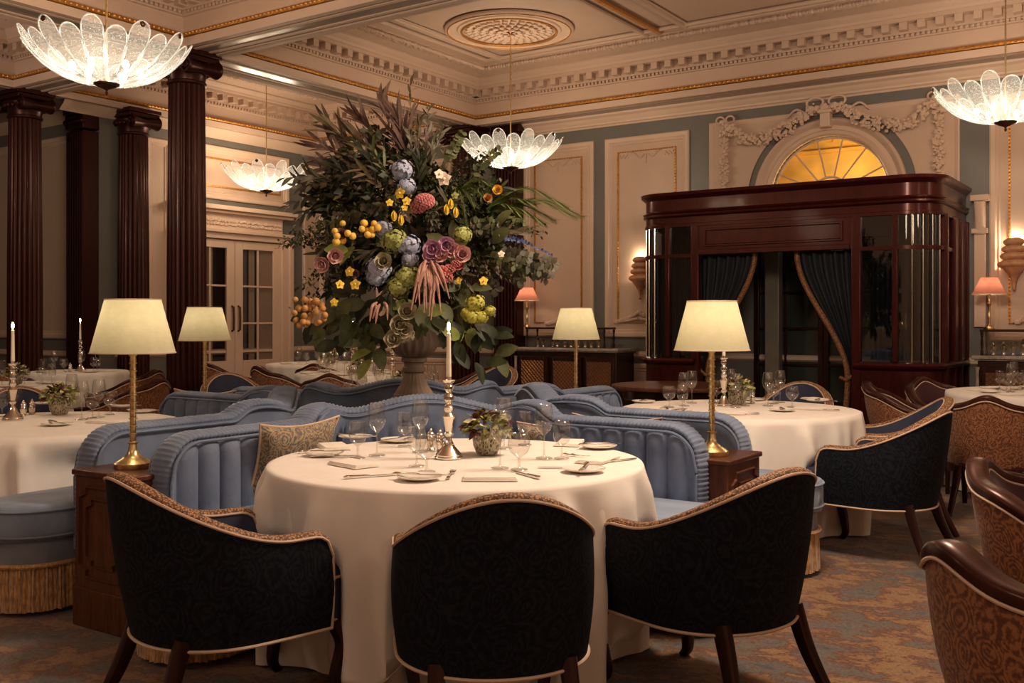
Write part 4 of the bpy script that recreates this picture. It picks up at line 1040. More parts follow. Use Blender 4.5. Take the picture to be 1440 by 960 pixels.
# ---- tables and cloths
def fold_set(seed, n, amp):
    F = [((k+.6*h2(k, seed))*2*pi/n, .045+.065*h2(k, seed, 2), amp*(.35+.95*h2(k, seed, 3)), .15+.5*h2(k, seed, 4)) for k in range(n)]
    def f(a, v):                          # outward push of the cloth at angle a, v = share of the drop to the floor
        s = 0
        for c, w, am, st in F:
            d = (a-c+pi) % (2*pi)-pi; d += .05*sin(v*3+c*5)
            if abs(d) < w*3: s += am*math.exp(-(d/w)**2)*(.30*sm(v*7)+.70*sm((v+.02)/(.45+st*.4)))
        return s
    return f
def round_cloth(name, r, ztop, zhem, folds, amp, label, group=None, square=None, clamp=None, seed=0, loc=(0, 0, 0), mat='cloth', rz=0):
    seats = seat_limits(loc[0], loc[1])
    NA = 384; rs = []; Z = 24; ff = fold_set(seed, int(folds*1.7), amp)
    def rad(a, v, full):                  # v: 0 at the edge, 1 at hem
        w = 0
        for k, (fr, ph) in enumerate(((folds, seed), (folds*.62, seed*2.1+1), (folds*1.7, seed+2.2))):
            w += (1, .7, .35)[k]*sin(fr*a+ph+.8*sin(2*a+seed))
        w = w/2; w = w*.5+.55*(1-2*abs(sin(folds*.85*a+seed*3+1.1*sin(3*a+seed)))**.6); w = (w if w > 0 else w*.8)
        return r+.010+ff(a, v)
    rs.append([(.001*cos(2*pi*j/NA), .001*sin(2*pi*j/NA), ztop) for j in range(NA)])
    for k in (.35, .7, .92, .98): rs.append([(r*k*cos(2*pi*j/NA), r*k*sin(2*pi*j/NA), ztop) for j in range(NA)])
    rs.append([((r+.006)*cos(2*pi*j/NA), (r+.006)*sin(2*pi*j/NA), ztop-.005) for j in range(NA)])
    for k in range(1, Z+1):
        ring = []
        for j in range(NA):
            a = 2*pi*j/NA; v = k/Z; hem = zhem
            if square: 
                s = square/max(abs(cos(a)), abs(sin(a))); s = min(s, square*1.33); hem = max(zhem, ztop-(s-r))
            z = ztop-.008-(ztop-.008-hem)*v; dropv = (ztop-z)/(ztop)
            R = rad(a, dropv, 1)
            if square: R += .010
            if seats:
                ls = seats(a)
                if ls is not None and z < .62 and R > ls: R = R+(min(R, ls+.30*(R-r))-R)*sm((.56-z)/.14)
            if clamp:
                lim = clamp(a)
                if lim is not None: R = R+(min(R, lim+.12*(R-r))-R)*sm((ztop-z-.03)/.14)
            ring.append((R*cos(a), R*sin(a), z))
        rs.append(ring)
    m = MB(); m.rings(rs, True, True); o = m.obj(name, mat, None, ang=80); o.location = loc; o.rotation_euler = (0, 0, rz)
    return tag(o, label, 'tablecloth', group)
def table(r_, f_, rad, ztop, lab, labc, folds=13, amp=.045, seed=0, quad=None, overlay=None):
    x, y = R2(r_, f_); t = thing('round_table', lab, 'table', (x, y, 0), 0, 'round dining tables')
    MB().lathe([(rad-.01, ztop-.035), (rad-.01, ztop-.006)], 48).obj('tabletop', 'walnut', t)
    MB().lathe([(.30, 0), (.30, .03), (.06, .06), (.05, ztop-.1), (.12, ztop-.035)], 24).obj('pedestal', 'dark', t)
    cl = None
    if quad:
        c = R2(*C0); n = AXES[quad]; hn = heading(*n)
        nx, ny = -sin(hn), cos(hn)
        def cl(a):
            # distance in direction a before the seat fronts (two lines at 45 deg either side)
            best = None
            for sg in (-1, 1):
                dxa = hn+sg*pi/4+pi/2; lx, ly = cos(dxa), sin(dxa)          # diagonal direction
                px_, py_ = -ly*(-sg), lx*(-sg)                              # toward quadrant axis
                if px_*nx+py_*ny < 0: px_, py_ = -px_, -py_
                d0 = (x-c[0])*px_+(y-c[1])*py_-.835                        # table centre to seat front
                ca = -(cos(a)*px_+sin(a)*py_)
                if ca > .25:
                    v = max(.35, d0/ca); best = v if best is None else min(best, v)
            return best
    o = round_cloth('tablecloth', rad, ztop, .012, folds, amp, labc, 'white floor-length tablecloths', None, cl, seed, (x, y, 0))
    if overlay: round_cloth('table_overcloth', rad+.012, ztop+.003, .2, folds, amp, overlay[0], None, overlay[1], (lambda a: (lambda q: q+.02 if q else None)(cl(a))) if cl else None, seed+.4, (x, y, 0), 'cloth', TH+overlay[2])
    return t
# the overcloth clamp works in its own turned frame, so keep it unturned
ZT = .75
T1 = (-.23, 4.15); T2 = (1.49, 6.58); T3 = (-2.66, 5.62); T4 = (-.95, 7.98)
table(*T1, .75, ZT-.003, 'round dining table at the centre under a long white cloth', 'white floor-length cloth on the centre front table', 12, .07, .6, 'near')
table(*T2, .76, ZT, 'round dining table at right under a white cloth', 'white floor-length cloth on the right-hand table', 13, .085, 2.1, 'right')
table(*T3, .76, ZT, 'round dining table at left under a white cloth', 'white floor-length cloth on the left-hand table', 11, .09, 4.4, 'left')
table(*T4, .72, ZT, 'round dining table behind the flower urn', 'white cloth on the table directly behind the urn', 13, .04, 1.2, 'far')
T5 = (-4.68, 10.8); T6 = (-4.55, 9.0); T7 = (-2.45, 13.0); T8 = (-1.75, 11.0); T9 = (4.25, 7.9); T11 = (-3.9, 12.6)
table(*T5, .52, .78, 'small round table far left by the column', 'white cloth on the small table far left, behind the lampshade', 9, .03, .3)
table(*T6, .60, ZT, 'round table at the far left edge', 'white cloth on the table at the far left edge', 11, .04, .9)
table(*T7, .72, .77, 'distant round table in front of the back wall', 'white cloth on the most distant table before the white doors', 12, .04, 3.3)
table(*T8, .62, .75, 'distant round table left of the flower urn', 'white cloth on the distant table just left of the urn', 12, .04, 5.3)
table(*T9, .76, .76, 'round table cut by the right edge', 'white cloth on the table cut by the right edge', 12, .04, 2.7)
# separate over-cloth on the front table (square, corners hanging lower)
def overcloth():
    x, y = R2(*T1); c = R2(*C0); n = AXES['near']; hn = heading(*n); nx, ny = -sin(hn), cos(hn); rad = .762
    def lim(a):
        best = None
        for sg in (-1, 1):
            dxa = hn+sg*pi/4+pi/2; lx, ly = cos(dxa), sin(dxa); px_, py_ = -ly, lx
            if px_*nx+py_*ny < 0: px_, py_ = -px_, -py_
            d0 = (x-c[0])*px_+(y-c[1])*py_-.82; ca = -(cos(a)*px_+sin(a)*py_)
            if ca > .25: v = max(.38, d0/ca); best = v if best is None else min(best, v)
        return best
    ff = fold_set(.37, 21, .10); seats = seat_limits(x, y); NA = 420; rs = [[(.001*cos(2*pi*j/NA), .001*sin(2*pi*j/NA), ZT) for j in range(NA)]]
    for k in (.35, .7, .95, .985): rs.append([(rad*k*cos(2*pi*j/NA), rad*k*sin(2*pi*j/NA), ZT) for j in range(NA)])
    rs.append([((rad+.003)*cos(2*pi*j/NA), (rad+.003)*sin(2*pi*j/NA), ZT-.003) for j in range(NA)])
    rs.append([((rad+.008)*cos(2*pi*j/NA), (rad+.008)*sin(2*pi*j/NA), ZT-.012) for j in range(NA)])
    for k in range(1, 27):
        ring = []; v = k/26
        for j in range(NA):
            a = 2*pi*j/NA; b_ = a-TH-.30
            s = 1.18/max(abs(cos(b_)), abs(sin(b_))); drop = min(s-rad, .66)
            z = ZT-.012-drop*v; q = (ZT-z)/ZT
            w = sin(12*a+.6+.8*sin(2*a))+.6*sin(7.4*a+2.2)+.3*sin(21*a+1); w = w/1.7*.45+.60*(1-2*abs(sin(10*a+1.8+1.2*sin(3*a+.6)))**.6); w = w if w > 0 else w*.8
            R = rad+.010+ff(a, q)+.02*q
            ls = seats(a)
            if ls is not None and z < .62 and R > ls: R = R+(min(R, ls+.012+.30*(R-rad))-R)*sm((.56-z)/.14)
            l_ = lim(a)
            if l_ is not None and R > l_+.02: R = R+(min(R, l_+.03+.12*(R-rad))-R)*sm((ZT-z-.03)/.14)
            ring.append((R*cos(a), R*sin(a), z))
        rs.append(ring)
    m = MB(); m.rings(rs, True, True); o = m.obj('table_overcloth', 'cloth', None, ang=80); o.location = (x, y, 0)
    MB().tube(rs[-1], .0028, 5, True).obj('hem', 'cloth', o)
    sld = o.modifiers.new('hem', 'SOLIDIFY'); sld.thickness = .002
    return tag(o, 'square white overcloth with hanging corners on the centre front table', 'tablecloth')
overcloth()
# bare wooden round table by the vestibule
x, y = at(950, 9.0); t = thing('side_table', 'bare round dark wood table in front of the vestibule', 'table', (x, y, 0))
MB().lathe([(.55, .71), (.57, .72), (.575, .735), (.57, .75), (.50, .752)], 56).obj('tabletop', 'walnut', t)
MB().lathe([(.46, .62), (.47, .63), (.47, .70), (.46, .71)], 48).obj('apron', 'dark', t)
for k in range(4): a = k*pi/2+.5; sq_leg([(.40*cos(a), .40*sin(a), .65), (.42*cos(a), .42*sin(a), .3), (.45*cos(a), .45*sin(a), 0)], .06, .035).obj('leg', 'dark', t)

# ---- table lamps with pink shades on the cases
def pink_lamp(px, label):
    x = wall_x(px, 10.66); t = thing('pink_shade_lamp', label, 'table lamp', (x, 10.66, 1.243), .4, 'small lamps with pink shades')
    MB().lathe([(.05, 0), (.05, .012), (.03, .03), (.014, .04), (.012, .10), (.018, .12), (.012, .14), (.011, .22), (.017, .23), (.02, .25), (.012, .26), (.012, .30)], 16).obj('stem', 'brass', t)
    MB().lathe([(.016, .30), (.016, .34), (.020, .345), (.02, .36)], 12).obj('lamp_holder', 'wax', t)
    m = MB(); m.rings([[(r*cos(a)*(1+.03*cos(4*a)), r*sin(a)*(1+.03*cos(4*a)), z) for a in [2*pi*k/32 for k in range(32)]] for r, z in ((.155, .34), (.135, .37), (.09, .47), (.075, .50))], True); sh = m.obj('lamp_shade', 'pink', t)
    m = MB(); m.tube([(.155*cos(2*pi*k/32)*(1+.03*cos(8*pi*k/32)), .155*sin(2*pi*k/32)*(1+.03*cos(8*pi*k/32)), .338) for k in range(32)], .005, 6, True); m.obj('shade_rim', 'wax', sh)
    lamp('lamp_light', (0, 0, .42), 1.2, .03, (1, .75, .5), t); return t
pink_lamp(741, 'small lamp with pink shade on left glass case, behind the flowers'); pink_lamp(1391, 'small lamp with pink shade on right glass case')

# ---- chandeliers
def make_chandelier():
    t = thing('chandelier', 'x', 'chandelier', (0, 0, 0), 0, 'petal glass chandeliers')
    MB().lathe([(.001, -.06), (.008, -.055), (.012, -.04), (.006, -.03), (.014, -.02), (.06, -.002), (.085, .012), (.09, .02), (.07, .03), (.02, .04)], 24).obj('finial', 'bronze', t)
    MB().lathe([(.007, .04), (.007, 1.50)], 10).obj('rod', 'brass', t)
    MB().lathe([(.10, 1.54), (.095, 1.52), (.06, 1.49), (.02, 1.47), (.012, 1.46)], 20).obj('ceiling_cup', 'bronze', t)
    ref = []
    for tall in (0, 1):
        R = .57 if tall else .545; H = .325 if tall else .255; rot = 0
        def fn(u, v):
            uu = 1-(1-u)**1.6; r = .06+(R-.06)*(uu**.9); z = .015+.02*(1-tall)+H*(.25*uu+.75*uu**2.9)
            wd = .012+.056*sm(uu/.8)
            tip = sqrt(max(0, 1-((uu-.89)/.11)**2)) if uu > .89 else 1
            w_ = wd*tip*(v-.5)*2
            return Vector((r, w_, z-.10*(w_**2)/.08*.35))
        NU, NVV = 30, 7
        m = MB(); m.grid(lambda u, v: fn(u, v)+Vector((0, 0, .003*sin(v*pi*8))), NU, NVV)
        edge = [fn(k/30, 0) for k in range(5, 31)]+[fn(1-k/30, 1) for k in range(1, 26)]
        me_ = MB(); me_.tube(edge, .0048, 6); ref.append((m, fn, me_))
    protos = {}
    NP = 22
    for k in range(NP):
        tall = k % 2; a = 2*pi*k/NP+.1
        if tall not in protos: o = ref[tall][0].obj('glass_petal', 'petal', t, ang=60); e_ = ref[tall][2].obj('petal_edge', 'edge', o); protos[tall] = (o.data, e_.data)
        else:
            o = bpy.data.objects.new('glass_petal', protos[tall][0]); COL.objects.link(o); o.parent = t
            e_ = bpy.data.objects.new('petal_edge', protos[tall][1]); COL.objects.link(e_); e_.parent = o
        o.rotation_euler = (0, 0, a)
        if tall and k in (1, 5, 11, 17, 21):
            p = ref[1][1](.90, .5); m = MB(); m.ball((p.x+.004, 0, p.z), .020, 10, 8, (.5, 1, 1)); kb = m.obj('bronze_stud', 'bronze', t); kb.rotation_euler = (0, 0, a)
    for k in range(6):
        a = 2*pi*k/6; m = MB(); m.lathe([(.010, .05), (.010, .09), (.022, .11), (.024, .125), (.018, .145), (.002, .155)], 10, (.22*cos(a), .22*sin(a), 0)); m.obj('bulb', 'bulb', t)
    for k in range(6):
        a = 2*pi*k/6+.3; lamp('chandelier_bulb_light', (.27*cos(a), .27*sin(a), .22), P_CH/6, .05, (1, .76, .50), t)
    return t
ch = make_chandelier()
for i, (px, D, lab) in enumerate(((150, 7.0, 'petal glass chandelier at upper left, largest in view'), (718, 10.84, 'petal glass chandelier behind the flowers, below the ceiling rose'), (1414, 8.35, 'petal glass chandelier at the right edge'), (374.5, 13.0, 'petal glass chandelier at centre left, smallest and farthest'))):
    o = ch if i == 0 else dup(ch, (0, 0, 0)); x, y = at(px, D); o.location = (x, y, 2.96+(.03 if i == 3 else 0)); o.rotation_euler = (0, 0, i*.13); o['label'] = lab
# ================================================================== TABLEWARE
def mk_glass(name, prof, label):
    m = MB(); m.lathe(prof, 20, cap0=False, cap1=False); r_, z_ = prof[-1]; m.tube([(r_*cos(2*pi*k/20), r_*sin(2*pi*k/20), z_) for k in range(20)], .0011, 4, True); o = m.obj(name, 'glass', None, ang=70); return tag(o, label, 'glass', 'stemmed wine glasses')
G_T = mk_glass('wine_glass', [(.001, .002), (.036, .003), (.034, .006), (.006, .012), (.0035, .02), (.0035, .095), (.008, .102), (.026, .120), (.038, .148), (.040, .165), (.036, .195), (.031, .225)], 'x')
G_S = mk_glass('small_wine_glass', [(.001, .002), (.032, .003), (.030, .006), (.006, .011), (.004, .018), (.004, .05), (.009, .057), (.030, .072), (.037, .095), (.036, .125), (.032, .155)], 'x')
G_W = mk_glass('water_goblet', [(.001, .002), (.034, .003), (.031, .006), (.007, .012), (.005, .02), (.005, .045), (.012, .052), (.034, .070), (.043, .095), (.042, .118), (.037, .140)], 'x')
class Kit: pass
USE = {}
def put(src, loc, rz=0, label='x', group=None, sc=None):
    if src.name not in USE:
        USE[src.name] = 1; src.location = loc; src.rotation_euler = (0, 0, rz); src['label'] = label
        if group: src['group'] = group
        if sc: src.scale = (sc,)*3
        return src
    return dup(src, loc, rz, label, group, sc)
def ware(px, py, z): return on(px, py, z)
# plate with raised rim
m = MB(); m.lathe([(.001, .006), (.045, .005), (.055, .009), (.080, .014), (.083, .016), (.080, .011), (.05, .002), (.001, .001)], 36); PL = tag(m.obj('side_plate', 'china', None), 'x', 'plate', 'white china side plates')
def mk_knife():
    t = thing('table_knife', 'x', 'knife', group='silver knives'); m = MB()
    m.rings([[(-.0065*w, y, 0.001), (.0065*w, y, .001), (.0065*w, y, .004), (-.0065*w, y, .004)] for y, w in ((0, .9), (.03, 1.2), (.08, 1.3), (.105, .8), (.112, .3))], True, True, True); m.obj('blade', 'silver', t)
    m = MB(); m.sweep([(0, 0, .004), (0, -.012, .005), (0, -.06, .006), (0, -.09, .006), (0, -.1, .005)], rrect(.014, .008, .003, 2), (0, 0, 1), scale=[.7, .9, 1, 1.3, .6]); m.obj('handle', 'silver', t); return t
def mk_fork():
    t = thing('table_fork', 'x', 'fork', group='silver forks'); m = MB()
    m.sweep([(0, -.1, .004), (0, -.085, .005), (0, -.04, .006), (0, .01, .005), (0, .035, .004), (0, .05, .006)], rrect(.012, .004, .0015, 2), (0, 0, 1), scale=[.7, 1.3, .8, .5, 1.2, 1.9]); m.obj('handle', 'silver', t)
    m = MB()
    for k in range(4): m.tube([(-.009+.006*k, .048, .006), (-.010+.0065*k, .07, .004), (-.009+.006*k, .095, .007)], .0016, 5)
    m.obj('tines', 'silver', t); return t
def mk_napkin():
    m = MB()
    for k in range(4): m.box((.002*k, .001*k, .0022+.0032*k), (.12-.003*k, .20-.004*k, .003), .006*k)
    return tag(m.obj('folded_napkin', 'napkin', None, bev=.002), 'x', 'napkin', 'folded white napkins')
KN, FK, NP_ = mk_knife(), mk_fork(), mk_napkin()
def mk_shaker():
    t = thing('silver_shaker', 'x', 'shaker', group='silver salt and pepper shakers')
    MB().lathe([(.016, 0), (.019, .003), (.014, .010), (.017, .02), (.021, .038), (.019, .052), (.013, .062)], 16).obj('body', 'silver', t)
    MB().lathe([(.016, .062), (.019, .065), (.017, .072), (.010, .080), (.004, .083), (.006, .088), (.003, .094), (.001, .095)], 16).obj('lid', 'silver', t); return t
SHK = mk_shaker()
def mk_candle(label, h=.19):
    t = thing('candlestick', label, 'candlestick', group='silver candlesticks')
    MB().lathe([(.058, 0), (.060, .006), (.054, .012), (.056, .016), (.040, .034), (.026, .05), (.014, .075), (.012, .09), (.019, .10), (.020, .105), (.013, .112), (.024, .165), (.027, .175), (.020, .185), (.014, .192), (.020, .20), (.022, .212), (.013, .224), (.012, .232), (.022, .245), (.023, .258), (.014, .27), (.012, .278), (.020, .288), (.021, .30), (.014, .31), (.028, .322), (.030, .327), (.014, .328), (.012, .34)], 10).obj('holder', 'silver', t, ang=30)
    c = thing('candle', label, 'candle')
    MB().lathe([(.0115, .33), (.0085, .52), (.003, .523)], 14).obj('candle', 'wax', t)
    w_ = MB().tube([(0, 0, .522), (0, 0, .532)], .001, 5).obj('wick', 'bronze', t)
    bpy.data.objects.remove(c)
    MB().ball((0, 0, .548), .009, 10, 10, (.8, .8, 2.2)).obj('flame', 'flame', t)
    lamp('candle_light', (0, 0, .545), .55, .012, (1, .62, .28), t); return t
CD = mk_candle('x')
LEAFG = plain('light_green_leaf', (.30, .33, .09), .6, var=.4, nscale=40); LEAFD = plain('dark_burgundy_petal', (.10, .018, .025), .6, var=.3)
def leaf_strip(mb, p, d, L, W, curl=.3, up=None, seg=4, roll=0, fold=.15):
    d = d.normalized(); u = Vector(up) if up else Vector((0, 0, 1)); s = d.cross(u)
    if s.length < 1e-3: s = Vector((1, 0, 0))
    s.normalize(); n = s.cross(d).normalized()
    if roll: s, n = s*cos(roll)+n*sin(roll), n*cos(roll)-s*sin(roll)
    b = len(mb.v); q = Vector(p); dd = d.copy()
    for i in range(seg+1):
        t = i/seg; w_ = W*(sin(pi*min(1, t*.93+.05))**.8)*.5
        mb.v.append(tuple(q-s*w_+n*w_*fold)); mb.v.append(tuple(q)); mb.v.append(tuple(q+s*w_+n*w_*fold))
        dd = (dd-n*curl/seg).normalized(); q = q+dd*(L/seg)
    for i in range(seg):
        for j in (0, 1): a = b+i*3+j; mb.f.append((a, a+1, a+4, a+3))
def rv(k, *a): return h2(k, *a)*2-1
def mk_bowl():
    t = thing('flower_bowl', 'x', 'flower bowl', group='mosaic bowls of cut flowers on the tables')
    m = MB(); m.lathe([(.035, 0), (.045, .006), (.060, .04), (.064, .075), (.058, .105), (.055, .105), (.06, .075), (.055, .04)], 28)
    mt, nt, b_ = NM('mosaic_glass'); setp(b_, Roughness=.12, Metallic=.3)
    vo = nt.nodes.new('ShaderNodeTexVoronoi'); vo.inputs['Scale'].default_value = 110; nt.links.new(coords(nt, (1, 1, .5)), vo.inputs['Vector'])
    nt.links.new(ramp(nt, vo.outputs['Distance'], [(.2, (.05, .04, .02)), (.5, (.42, .37, .26))]), b_.inputs['Base Color']); bump(nt, b_, vo.outputs['Distance'], .8, .01)
    m.obj('bowl', mt, t)
    g = MB(); d_ = MB(); y_ = MB()
    for k in range(150):
        a = 6.28*h2(k, 1); e = h2(k, 2)*1.45; r = .055+.02*h2(k, 3); v = Vector((cos(a)*cos(e), sin(a)*cos(e), sin(e)))
        p = Vector((0, 0, .10))+Vector((v.x*1.15, v.y*1.15, v.z*.9))*r
        T = (g, g, y_, d_)[k % 4 if v.x > -.2 or k % 3 else 3]
        leaf_strip(T, p, v+Vector((rv(k, 5), rv(k, 6), rv(k, 7)))*.6, .035+.02*h2(k, 8), .026, .8, roll=rv(k, 9))
    for k in range(8):
        a = 6.28*k/8; p = Vector((.10*cos(a), .10*sin(a), .10+.05*h2(k))); g.tube([(0, 0, .09), p*.6+Vector((0, 0, .06)), p], .0015, 4)
        for q in range(4): leaf_strip(g, p, Vector((cos(a+q), sin(a+q), rv(k, q))), .03, .02, .4)
    g.obj('green_leaves', LEAFG, t); d_.obj('burgundy_petals', LEAFD, t); y_.obj('pale_hydrangea', plain('pale_green_petal', (.60, .56, .28), .7, var=.3, nscale=60), t); return t
BW = mk_bowl()

ZN = ZT+.0045
def setting(c, f2, a, z, where, k, kn=True):
    """one cover at a table: napkin, knife, fork, side plate; a = direction from table centre in room angle"""
    x, y = R2(*c); u = (cos(a), sin(a)); s = (-u[1], u[0]); rz = a-pi/2+pi
    P = lambda d, e: (x+u[0]*d+s[0]*e, y+u[1]*d+s[1]*e, z)
    put(NP_, P(.58, 0), rz, 'folded white napkin lying '+where)
    put(PL, P(.56, .20), 0, 'white side plate '+where)
    b = P(.56, .20); put(KN, (b[0], b[1], z+.014), rz+.6, 'small silver knife lying across the side plate '+where)
    if kn:
        put(KN, P(.56, -.10), rz+pi, 'silver table knife '+where); put(FK, P(.56, .095), rz+pi, 'silver table fork '+where)
def glasses(c, a, z, where, d=.36, kinds='TSW', spread=.09):
    x, y = R2(*c); u = (cos(a), sin(a)); s = (-u[1], u[0])
    for i, kd in enumerate(kinds):
        e = (i-(len(kinds)-1)/2)*spread*1.0; dd = d+.04*((i % 2)*2-1)
        put({'T': G_T, 'S': G_S, 'W': G_W}[kd], (x+u[0]*dd+s[0]*e, y+u[1]*dd+s[1]*e, z), 0, {'T': 'tall wine glass ', 'S': 'small wine glass ', 'W': 'short water goblet '}[kd]+where, {'T': 'tall wine glasses', 'S': 'small wine glasses', 'W': 'short water goblets'}[kd]+' '+where)
# front table, each piece where it stands
for kd, px, py, lab in (('T', 530, 641, 'tall wine glass, leftmost tall one on the front table'), ('S', 503, 645, 'small wine glass, leftmost glass on the front table'),
        ('S', 569, 628, 'small wine glass left of the candlestick, at the back of the front table'), ('T', 591, 636, 'tall wine glass just left of the candlestick'), ('S', 586, 656, 'small wine glass left of the candlestick, behind the front side plate'), ('W', 600, 664, 'short goblet nearest the front side plate'),
        ('T', 765, 645, 'tall wine glass, rightmost tall one on the front table'), ('S', 790, 645, 'small wine glass, rightmost glass on the front table'), ('T', 703, 659, 'tall wine glass in front of the flower bowl on the front table'), ('W', 730, 661, 'short goblet right of the front flower bowl'),
        ('T', 709, 631, 'tall wine glass behind the flower bowl on the front table'), ('S', 738, 626, 'small wine glass at the back right of the front table')):
    put({'T': G_T, 'S': G_S, 'W': G_W}[kd], on(px, py, ZN), px, lab, 'glasses on the centre front table')
for px, py, lab in ((590, 674, 'side plate in the middle front of the front table'), (821, 663, 'side plate at the right front of the front table'), (842, 630, 'side plate at the right of the front table, by the cushion'), (456, 640, 'side plate at the far left of the front table'), (500, 617, 'side plate at the back left of the front table'), (560, 621, 'side plate at the back of the front table')):
    p = on(px, py, ZN); put(PL, p, 0, lab); put(KN, (p[0], p[1], p[2]+.015), TH+px*.7, 'silver butter knife on the '+lab.replace(' of the front table', '').replace('side plate', 'plate')+(' of the front table' if 'front table' not in lab.replace(' of the front table', '') else ''))
for px, py, a, lab in ((690, 673, 1.57, 'folded napkin directly behind the centre front chair'), (497, 654, .75, 'folded napkin at the left front of the front table'), (840, 648, -.5, 'folded napkin at the right of the front table'), (468, 629, .35, 'folded napkin at the left edge of the front table'), (800, 624, -.2, 'folded napkin at the back right of the front table')):
    put(NP_, on(px, py, ZN), TH+a, lab)
for s_, px, py, a, lab in ((KN, 740, 668, .5, 'silver knife right of the centre front napkin'), (FK, 634, 668, -.05, 'silver fork left of the centre front napkin'), (KN, 520, 670, -1.1, 'silver knife at the left front of the front table'), (KN, 470, 642, -1.4, 'silver knife at the left of the front table'), (FK, 450, 636, -1.3, 'silver fork at the left of the front table'), (KN, 868, 648, -.9, 'silver knife at the right edge of the front table'), (KN, 796, 658, 1.5, 'silver knife behind the right front side plate'), (FK, 818, 642, .9, 'silver fork at the right of the front table')):
    put(s_, on(px, py, ZN), TH+a, lab)
put(CD, on(631, 644, ZN), 0, 'silver candlestick with lit candle on the centre front table')
put(BW, on(685, 639, ZN), TH, 'mosaic glass bowl of green and burgundy flowers on the front table')
for px, py, lab in ((606, 632, 'silver shaker beside the front candlestick, left one'), (619, 634, 'silver shaker beside the front candlestick, right one')): put(SHK, on(px, py, ZN), 0, lab)
# right-hand table
ZR = ZT+.001
for kd, px, py, wh in (('W', 941, 573, 'leftmost of all'), ('T', 962, 571, 'nearer tall one left of the brass lamp'), ('T', 973, 567, 'tall one closest to the brass lamp'), ('S', 960, 576, 'small one left of the brass lamp'), ('T', 1080, 571, 'left one of the right-hand trio'), ('W', 1088, 568, 'goblet low between two tall glasses'), ('T', 1097, 566, 'right tall one of the right-hand trio'), ('W', 1114, 573, 'rightmost of all'), ('T', 1035, 573, 'tall one in front of the flower bowl'), ('W', 1048, 571, 'goblet in front of the flower bowl'), ('S', 1008, 566, 'small one just right of the lamp stem'), ('T', 1028, 562, 'tall one behind the candlestick')):
    put({'T': G_T, 'S': G_S, 'W': G_W}[kd], on(px, py, ZR), px, {'T': 'tall wine glass', 'S': 'small wine glass', 'W': 'short goblet'}[kd]+' on the right-hand table, '+wh, 'glasses on the right-hand table')
for px, py, w in ((1100, 578, 'at its right front'), (955, 580, 'at its left front'), (1150, 565, 'at its right side'), (905, 566, 'at its left edge'), (1060, 563, 'at its back')):
    p = on(px, py, ZR); put(PL, p, 0, 'side plate on the right-hand table, '+w); put(KN, (p[0], p[1], p[2]+.015), px, 'silver knife on the side plate of the right-hand table, '+w)
for px, py, a, w in ((1140, 575, .9, 'right front'), (920, 573, -.4, 'left front'), (1030, 581, 1.57, 'front middle'), (1145, 562, .2, 'back right')):
    put(NP_, on(px, py, ZR), TH+a, 'folded napkin on the right-hand table, '+w); put(KN, on(px+18, py+2, ZR), TH+a+.3, 'silver knife beside the %s napkin of the right-hand table' % w)
put(CD, on(1018, 571, ZR), 0, 'silver candlestick on the right-hand table, behind the brass lamp')
put(BW, on(1037, 569, ZR), 1, 'mosaic flower bowl on the right-hand table'); put(SHK, on(1058, 567, ZR), 0, 'silver shaker on the right-hand table')
# left-hand table
for kd, px, py, wh in (('T', 115, 590, 'nearest one right of the flowers'), ('T', 139, 587, 'tall one left of the goblet near the lamp'), ('W', 155, 583, 'closest to the lamp stem'), ('S', 130, 588, 'small one between two tall glasses'), ('T', 101, 575, 'behind the flowers'), ('W', 21, 577, 'behind the candlestick'), ('S', 3, 586, 'cut by the left edge')):
    put({'T': G_T, 'S': G_S, 'W': G_W}[kd], on(px, py, ZR), px, {'T': 'tall wine glass', 'S': 'small wine glass', 'W': 'short goblet'}[kd]+' on the left-hand table, '+wh, 'glasses on the left-hand table')
for px, py, w in ((80, 598, 'at its front'), (200, 580, 'at its right edge'), (60, 569, 'at its back'), (175, 573, 'at its back right')):
    p = on(px, py, ZR); put(PL, p, 0, 'side plate on the left-hand table, '+w); put(KN, (p[0], p[1], p[2]+.015), px, 'silver knife on the side plate of the left-hand table, '+w)
put(NP_, on(150, 594, ZR), TH+1.3, 'folded napkin on the left-hand table, left of the lamp'); put(NP_, on(205, 588, ZR), TH+.4, 'folded napkin on the left-hand table, right of the lamp')
put(CD, on(18, 590, ZR), 0, 'silver candlestick with lit candle at far left'); put(BW, on(84, 583, ZR), 2.2, 'mosaic flower bowl on the left-hand table')
put(SHK, on(33, 584, ZR), 0, 'silver shaker on the left-hand table, left one'); put(SHK, on(45, 582, ZR), 0, 'silver shaker on the left-hand table, right one')
